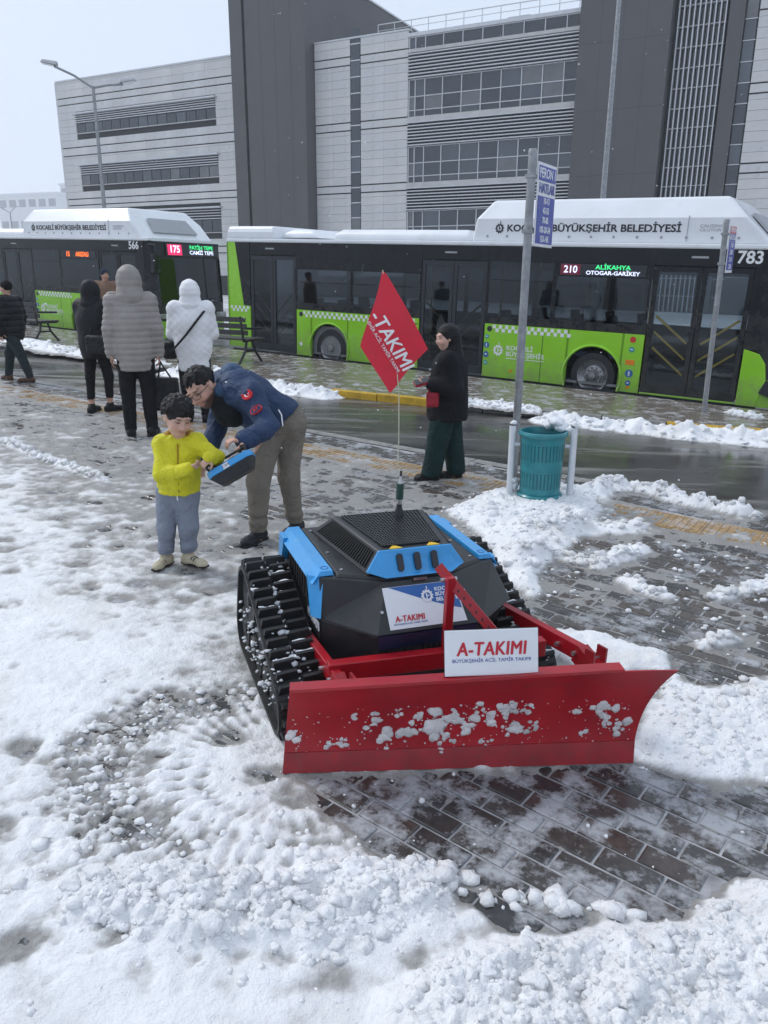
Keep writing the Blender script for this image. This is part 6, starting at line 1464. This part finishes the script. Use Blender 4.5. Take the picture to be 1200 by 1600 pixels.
# ---- woman walking past with the red phone case
def phone_woman():
    root = person('woman in a long black coat and dark green trousers holding a red phone case', (.53, 6.84, .0))
    J = dict(pelvis=(.04, 0, .72), chest=(.03, 0, .98), neck=(.03, 0, 1.13), head=(.0, -.01, 1.265), sl=(.01, -.13, 1.08), sr=(.06, .13, 1.08), el=(.07, -.17, .84), wl=(-.12, -.15, .875), er=(.08, .16, .84), wr=(-.10, .06, .87),
             hl=(.02, -.07, .68), hr=(.06, .07, .68), kl=(-.06, -.05, .38), kr=(.09, .05, .38), al=(-.10, -.06, .07), ar=(.12, .05, .07), tl=(-.22, -.09, .03), tr=(.0, .02, .03))
    sc = .84; g, M = limbs(J, sc, .011, 1.0); f, u = (-.9, -.42, -.12), (-.06, 0, 1); hs = .9; hc = np.array(J['head'])
    b = g['torso']+g['arms']+g['legs']+g['feet']+g['neck']; fr = head(b, hc, f, u, hs); b.res = .007; hand(b, V3(-.12, -.15, .875), (-.95, .0, .1), (0, .3, .9), .84, .7, 1); hand(b, V3(-.10, .06, .87), (-.9, -.3, .1), (0, .0, 1), .84, .7, -1)
    soft_obj('body', b, M_SKIN, root, cols=lambda V: facecols(V, hc, fr, hs, (.60, .37, .29)))
    j = (g['torso']+g['arms']).inflate(.035); j.cone((.04, 0, .98), (.03, 0, .60), .15, .185, .06); j.plane((0, 0, .545), (0, 0, -1)); jk = soft_obj('coat', j, cloth('black_coat', (.006, .006, .008), .85, .3), root, wr(.012, 8, 31))
    for q in ((-.13, -.09, 1.0), (-.08, -.13, 1.06)): MB().cyl(V3(*q), V3(*q)+V3(-.012, -.012, 0), .009, n=10).build('snap', PGREY, jk)
    t = Soft(.012); t.cone((.01, -.06, .70), (-.10, -.06, .06), .11, .092, .02); t.cone((.06, .06, .70), (.125, .06, .06), .105, .085, .02); t.plane((0, 0, .045), (0, 0, -1)); t.plane((0, 0, .72), (0, 0, 1)); soft_obj('trousers', t, cloth('dark_green_trousers', (.008, .028, .026), .85, .2), root, lambda x, y, z: .012*fbm(x*9, y*9, 2, 33, z=z*2.5)+.004*fbm(x*20, y*20, 2, 34, z=z*9))
    shoes(root, J, .86, cloth('black_shoe', (.01, .01, .01), .5))
    r, ff, uu = fr; P = lambda x, y, z: hc+(r*x+ff*y+uu*z)*hs; Mh = np.stack([r, ff, uu], 1); h = Soft(.009)
    h.ell(P(0, -.03, .03), V3(.094, .115, .10)*hs, Mh, .03); h.cone(P(0, -.06, .0), P(0, -.075, -.17), .085*hs, .09*hs, .04); h.cone(P(0, -.05, -.1), P(0, .0, -.2), .08*hs, .09*hs, .04); h.ell(P(0, .105, -.03), V3(.085, .085, .09)*hs, Mh, .015, '-'); soft_obj('hair', h, C_HAIR, root, lambda x, y, z: .005*fbm(x*40, y*40, 3, 36, z=z*8))
    pc = empty('phone_case', Vector(root.location)+Vector((-.205, -.15, .895)), (R(20), R(-15), R(10))); tag(pc, 'red phone case held up by the woman in black', 'phone case'); rd = cloth('red_leather', (.28, .012, .025), .45)
    MB().box(-.075, .06, -.045, .045, -.012, .012).build('cover', rd, pc, bev=.008); MB().box(-.068, .055, -.04, .04, .0122, .016).build('phone', PBLACK, pc, bev=.003)
    pu = empty('wrist_purse', Vector(root.location)+Vector((-.115, -.185, .75))); tag(pu, 'small dark red purse hanging from the wrist of the woman in black', 'purse'); s = Soft(.006); s.box((0, 0, 0), (.055, .022, .065), None, .018); soft_obj('pouch', s, rd, pu, wr(.003, 20)); MB().tube([(-.04, 0, .055), (-.03, 0, .10), (.0, .0, .125), (.03, 0, .10), (.04, 0, .055)], .006, 6).build('strap', rd, pu, smooth=True)
phone_woman()

# ---- people waiting, seen from behind
def standing(label, loc, h, jk_mat, tr_mat, shoe_mat, rotz=0, hood=None, hem=.42, fat=1.0, disp=None, skinny=False, walk=0.0, group=None, hairmat=None, cap=None, arms='down', wide=1.0, anklehem=.06, body_f=(0, 1, -.08), puff=.038):
    root = person(label, loc, rotz, group); s = h/1.75
    z = lambda q: q*s
    J = dict(pelvis=(0, 0, z(.93)), chest=(0, .0, z(1.27)), neck=(0, .0, z(1.47)), head=(0, .02, z(1.62)), sl=(-z(.19)*wide, 0, z(1.40)), sr=(z(.19)*wide, 0, z(1.40)), el=(-z(.25)*wide, -.02, z(1.12)), er=(z(.25)*wide, -.02, z(1.12)), wl=(-z(.255)*wide, .03, z(.87)), wr=(z(.255)*wide, .03, z(.87)),
             hl=(-z(.09), 0, z(.88)), hr=(z(.09), 0, z(.88)), kl=(-z(.105), .02-walk*.25, z(.48)), kr=(z(.105), .02+walk*.2, z(.48)), al=(-z(.11), -walk*.35, .08), ar=(z(.11), walk*.3, .08), tl=(-z(.13), .15-walk*.35, .03), tr=(z(.14), .15+walk*.3, .03))
    if arms == 'front':
        for q in 'lr': x = -1 if q == 'l' else 1; J['e'+q] = (x*z(.24), .05, z(1.10)); J['w'+q] = (x*z(.10), .22, z(1.08))
    if walk:
        J['al'] = (-z(.08), -walk*.35, .10); J['ar'] = (z(.08), walk*.3, .08)
    g, M = limbs(J, s, .012, fat); hc = np.array(J['head']); b = g['torso']+g['arms']+g['legs']+g['feet']+g['neck']; fr = head(b, hc, body_f, (0, 0, 1), s*.97); b.res = .0105
    if arms == 'down':
        hand(b, np.array(J['wl']), (0, .05, -1), (1, 0, 0), s, .5, 1); hand(b, np.array(J['wr']), (0, .05, -1), (-1, 0, 0), s, .7, -1)
    soft_obj('body', b, M_SKIN, root, cols=lambda V: facecols(V, hc, fr, s*.97, TONE))
    j = (g['torso']+g['arms']).inflate(puff); j.cone((0, 0, z(1.2)), (0, 0, z(1.75*hem)+.06), .17*s*fat, .185*s*fat, .06); j.ell((0, 0, z(1.2)), (.235*s*fat*wide, .165*s*fat, .24*s), None, .06); j.ell((0, 0, z(.95)), (.225*s*fat, .165*s*fat, .22*s), None, .06); j.plane((0, 0, z(1.75*hem)), (0, 0, -1))
    jk = soft_obj('jacket', j, jk_mat, root, disp or wr(.012, 8, 41))
    if hood is not None:
        hd = Soft(.011); hd.ell(hc+V3(0, -.015, .0), V3(.11, .125, .122)*s*hood, None, .04); hd.cone(hc+V3(0, -.02, -.07*s), hc+V3(0, -.02, -.17*s), .105*s*hood, .135*s*hood, .05); hd.ell(hc+V3(0, .12, -.01), V3(.075, .08, .09)*s, None, .02, '-'); soft_obj('hood', hd, jk_mat, jk, puffer(.06, .005, 3) if disp is not None else wr(.008, 14, 43))
    elif hairmat is not None:
        hd = Soft(.010); r, ff, uu = fr; Mh = np.stack([r, ff, uu], 1); P = lambda x, y, q: hc+(r*x+ff*y+uu*q)*s; hd.ell(P(0, -.02, .035), V3(.088, .105, .095)*s, Mh, .02); hd.ell(P(0, .11, -.04), V3(.085, .08, .09)*s, Mh, .012, '-'); hd.ell(P(0, 0, -.13), V3(.13, .13, .09)*s, Mh, .02, '-'); soft_obj('hat' if cap else 'hair', hd, hairmat, root, wr(.005, 30, 5))
    t = g['legs'].inflate(.008 if skinny else .026); t.ell((0, 0, z(.90)), V3(.165, .13, .14)*s*fat, None, .05); t.plane((0, 0, z(1.0)), (0, 0, 1)); t.plane((0, 0, anklehem), (0, 0, -1)); soft_obj('trousers', t, tr_mat, root, lambda x, y, q: .009*fbm(x*9, y*9, 3, 47, z=q*9)+.006*fbm(x*3, y*3, 2, 48, z=q*18)*sstep(.4, .1, q))
    shoes(root, J, s, shoe_mat); return root, J
BLK = cloth('black_down', (.006, .0065, .008), .6, .3, fold=.012); BLKP = cloth('black_trousers', (.007, .007, .009), .85, .3); BSH = cloth('black_leather_shoe', (.008, .008, .009), .4, .3)
gm, gJ = standing('tall man in a hooded grey quilted puffer jacket carrying a black bag', (-2.64, 8.26), 1.77, cloth('grey_puffer', (.29, .265, .245), .55, .1, fold=.006), BLKP, BSH, R(14), hood=1.1, hem=.40, disp=puffer(.062, .012, 3), wide=.94, fat=.92, puff=.03)
standing('woman in a hooded black coat and tight black trousers with a shoulder bag', (-3.52, 9.53), 1.58, BLK, BLKP, cloth('black_trainer', (.012, .012, .013), .6), R(-22), hood=1.08, hem=.42, skinny=True, walk=.25, anklehem=.17, arms='front')
wm, wJ = standing('woman in a white hooded quilted coat with a black cross-body strap', (-2.23, 9.12), 1.63, cloth('white_quilted', (.80, .80, .81), .6, .06, fold=.007), BLKP, BSH, R(10), hood=1.08, hem=.37, disp=lambda x, y, z: .005*(np.exp(-((np.abs((x+z)/.09-np.round((x+z)/.09)))/.1)**2)+np.exp(-((np.abs((x-z)/.09-np.round((x-z)/.09)))/.1)**2))+.005*fbm(x*12, y*12, 3, 3, z=z*12), arms='front', fat=1.04)
standing('young man in a black puffer jacket and knit cap walking past the bench', (-5.56, 11.76), 1.47, BLK, cloth('slate_trousers', (.018, .03, .032), .85), cloth('brown_shoe', (.10, .045, .025), .6), R(75), hem=.42, disp=puffer(.09, .014, 5), walk=.75, hairmat=cloth('black_knit', (.006, .006, .007), .95), cap=True, body_f=(0, 1, 0))
standing('person in a tan coat and dark cap on the platform beside the far bus', (-5.45, 15.6, .0), 1.62, cloth('tan_coat', (.20, .12, .08), .8), BLKP, BSH, R(0), hem=.36, hairmat=cloth('navy_cap', (.02, .03, .05), .9), cap=True, body_f=(.6, -.6, 0))
# bags
def bag(label, loc, half, mat, strap, rr=.03, rotz=0):
    root = empty('handbag', loc, (0, 0, rotz)); tag(root, label, 'bag'); s = Soft(.009); s.box((0, 0, 0), half, None, rr); soft_obj('bag_body', s, mat, root, wr(.006, 12, 7)); 
    for st in strap: MB().tube(st, .009, 6).build('strap', mat, root, smooth=True)
    return root
def wpos(root, p): return Matrix.Translation(root.location) @ root.rotation_euler.to_matrix().to_4x4() @ Vector(p)
bl_ = cloth('black_bag', (.007, .007, .008), .5, .3)
hp = wpos(gm, (gJ['wr'][0]+.0, gJ['wr'][1]+.0, gJ['wr'][2]-.08))
bag('large black tote bag hanging from the hand of the man in grey', (hp.x+.04, hp.y, hp.z-.36), (.14, .06, .18), bl_, [[(-.07, 0, .17), (-.04, 0, .30), (-.04, 0, .36)], [(.07, 0, .17), (-.01, 0, .30), (-.04, 0, .36)]])
bag('black shoulder bag on the back of the woman in tight black trousers', (-3.40, 9.30, .23+.86), (.15, .06, .11), bl_, [[(-.1, 0, .1), (-.12, .1, .35), (-.1, .2, .5)]], .04, R(-15))
bp_ = wpos(wm, (-.26, .02, .84)); bag('small black bag on the hip of the woman in white', (bp_.x, bp_.y, bp_.z), (.08, .09, .10), bl_, [], .04)
def strap():
    pts = [(.19, -.02, 1.40), (.15, -.13, 1.36), (.06, -.215, 1.25), (-.06, -.235, 1.10), (-.17, -.205, .98), (-.25, -.10, .90)]; s = 1.63/1.75
    o = MB().tube([(x*s*1.02, y*s, z*s) for x, y, z in pts], .014, 6).build('bag_strap', bl_, wm, smooth=True)
strap()
# ================================================================== snow in the air, haze
def flakes():
    rng = np.random.default_rng(77); n = 420; y = 2.2+22*rng.uniform(size=n)**1.3; x = rng.uniform(-.62, .62, n)*(y+1); z = rng.uniform(.3, 9, n)
    k = z < 1.9+y*.42; x, y, z = x[k], y[k], z[k]; rad = rng.uniform(.0025, .0075, len(x))*(.6+.05*y)
    v, f = lumps(np.stack([x, y, z], 1), rad, 1, 3, .8); o = obj('falling_snow', v, f, M_SNOWP, smooth=True); tag(o, 'scattered white snowflakes falling through the air', 'snowflakes', kind='stuff')
flakes()
def haze():
    m = bpy.data.materials.new('winter_haze'); m.use_nodes = True; n = m.node_tree; n.nodes.clear(); out = n.nodes.new('ShaderNodeOutputMaterial'); v = n.nodes.new('ShaderNodeVolumePrincipled')
    v.inputs['Color'].default_value = (.93, .96, 1, 1); v.inputs['Density'].default_value = .0009; v.inputs['Anisotropy'].default_value = .2; n.links.new(v.outputs[0], out.inputs['Volume'])
    o = MB().box(-340, 130, -40, 760, -3, 80).build('haze', m); tag(o, kind='stuff')
haze()
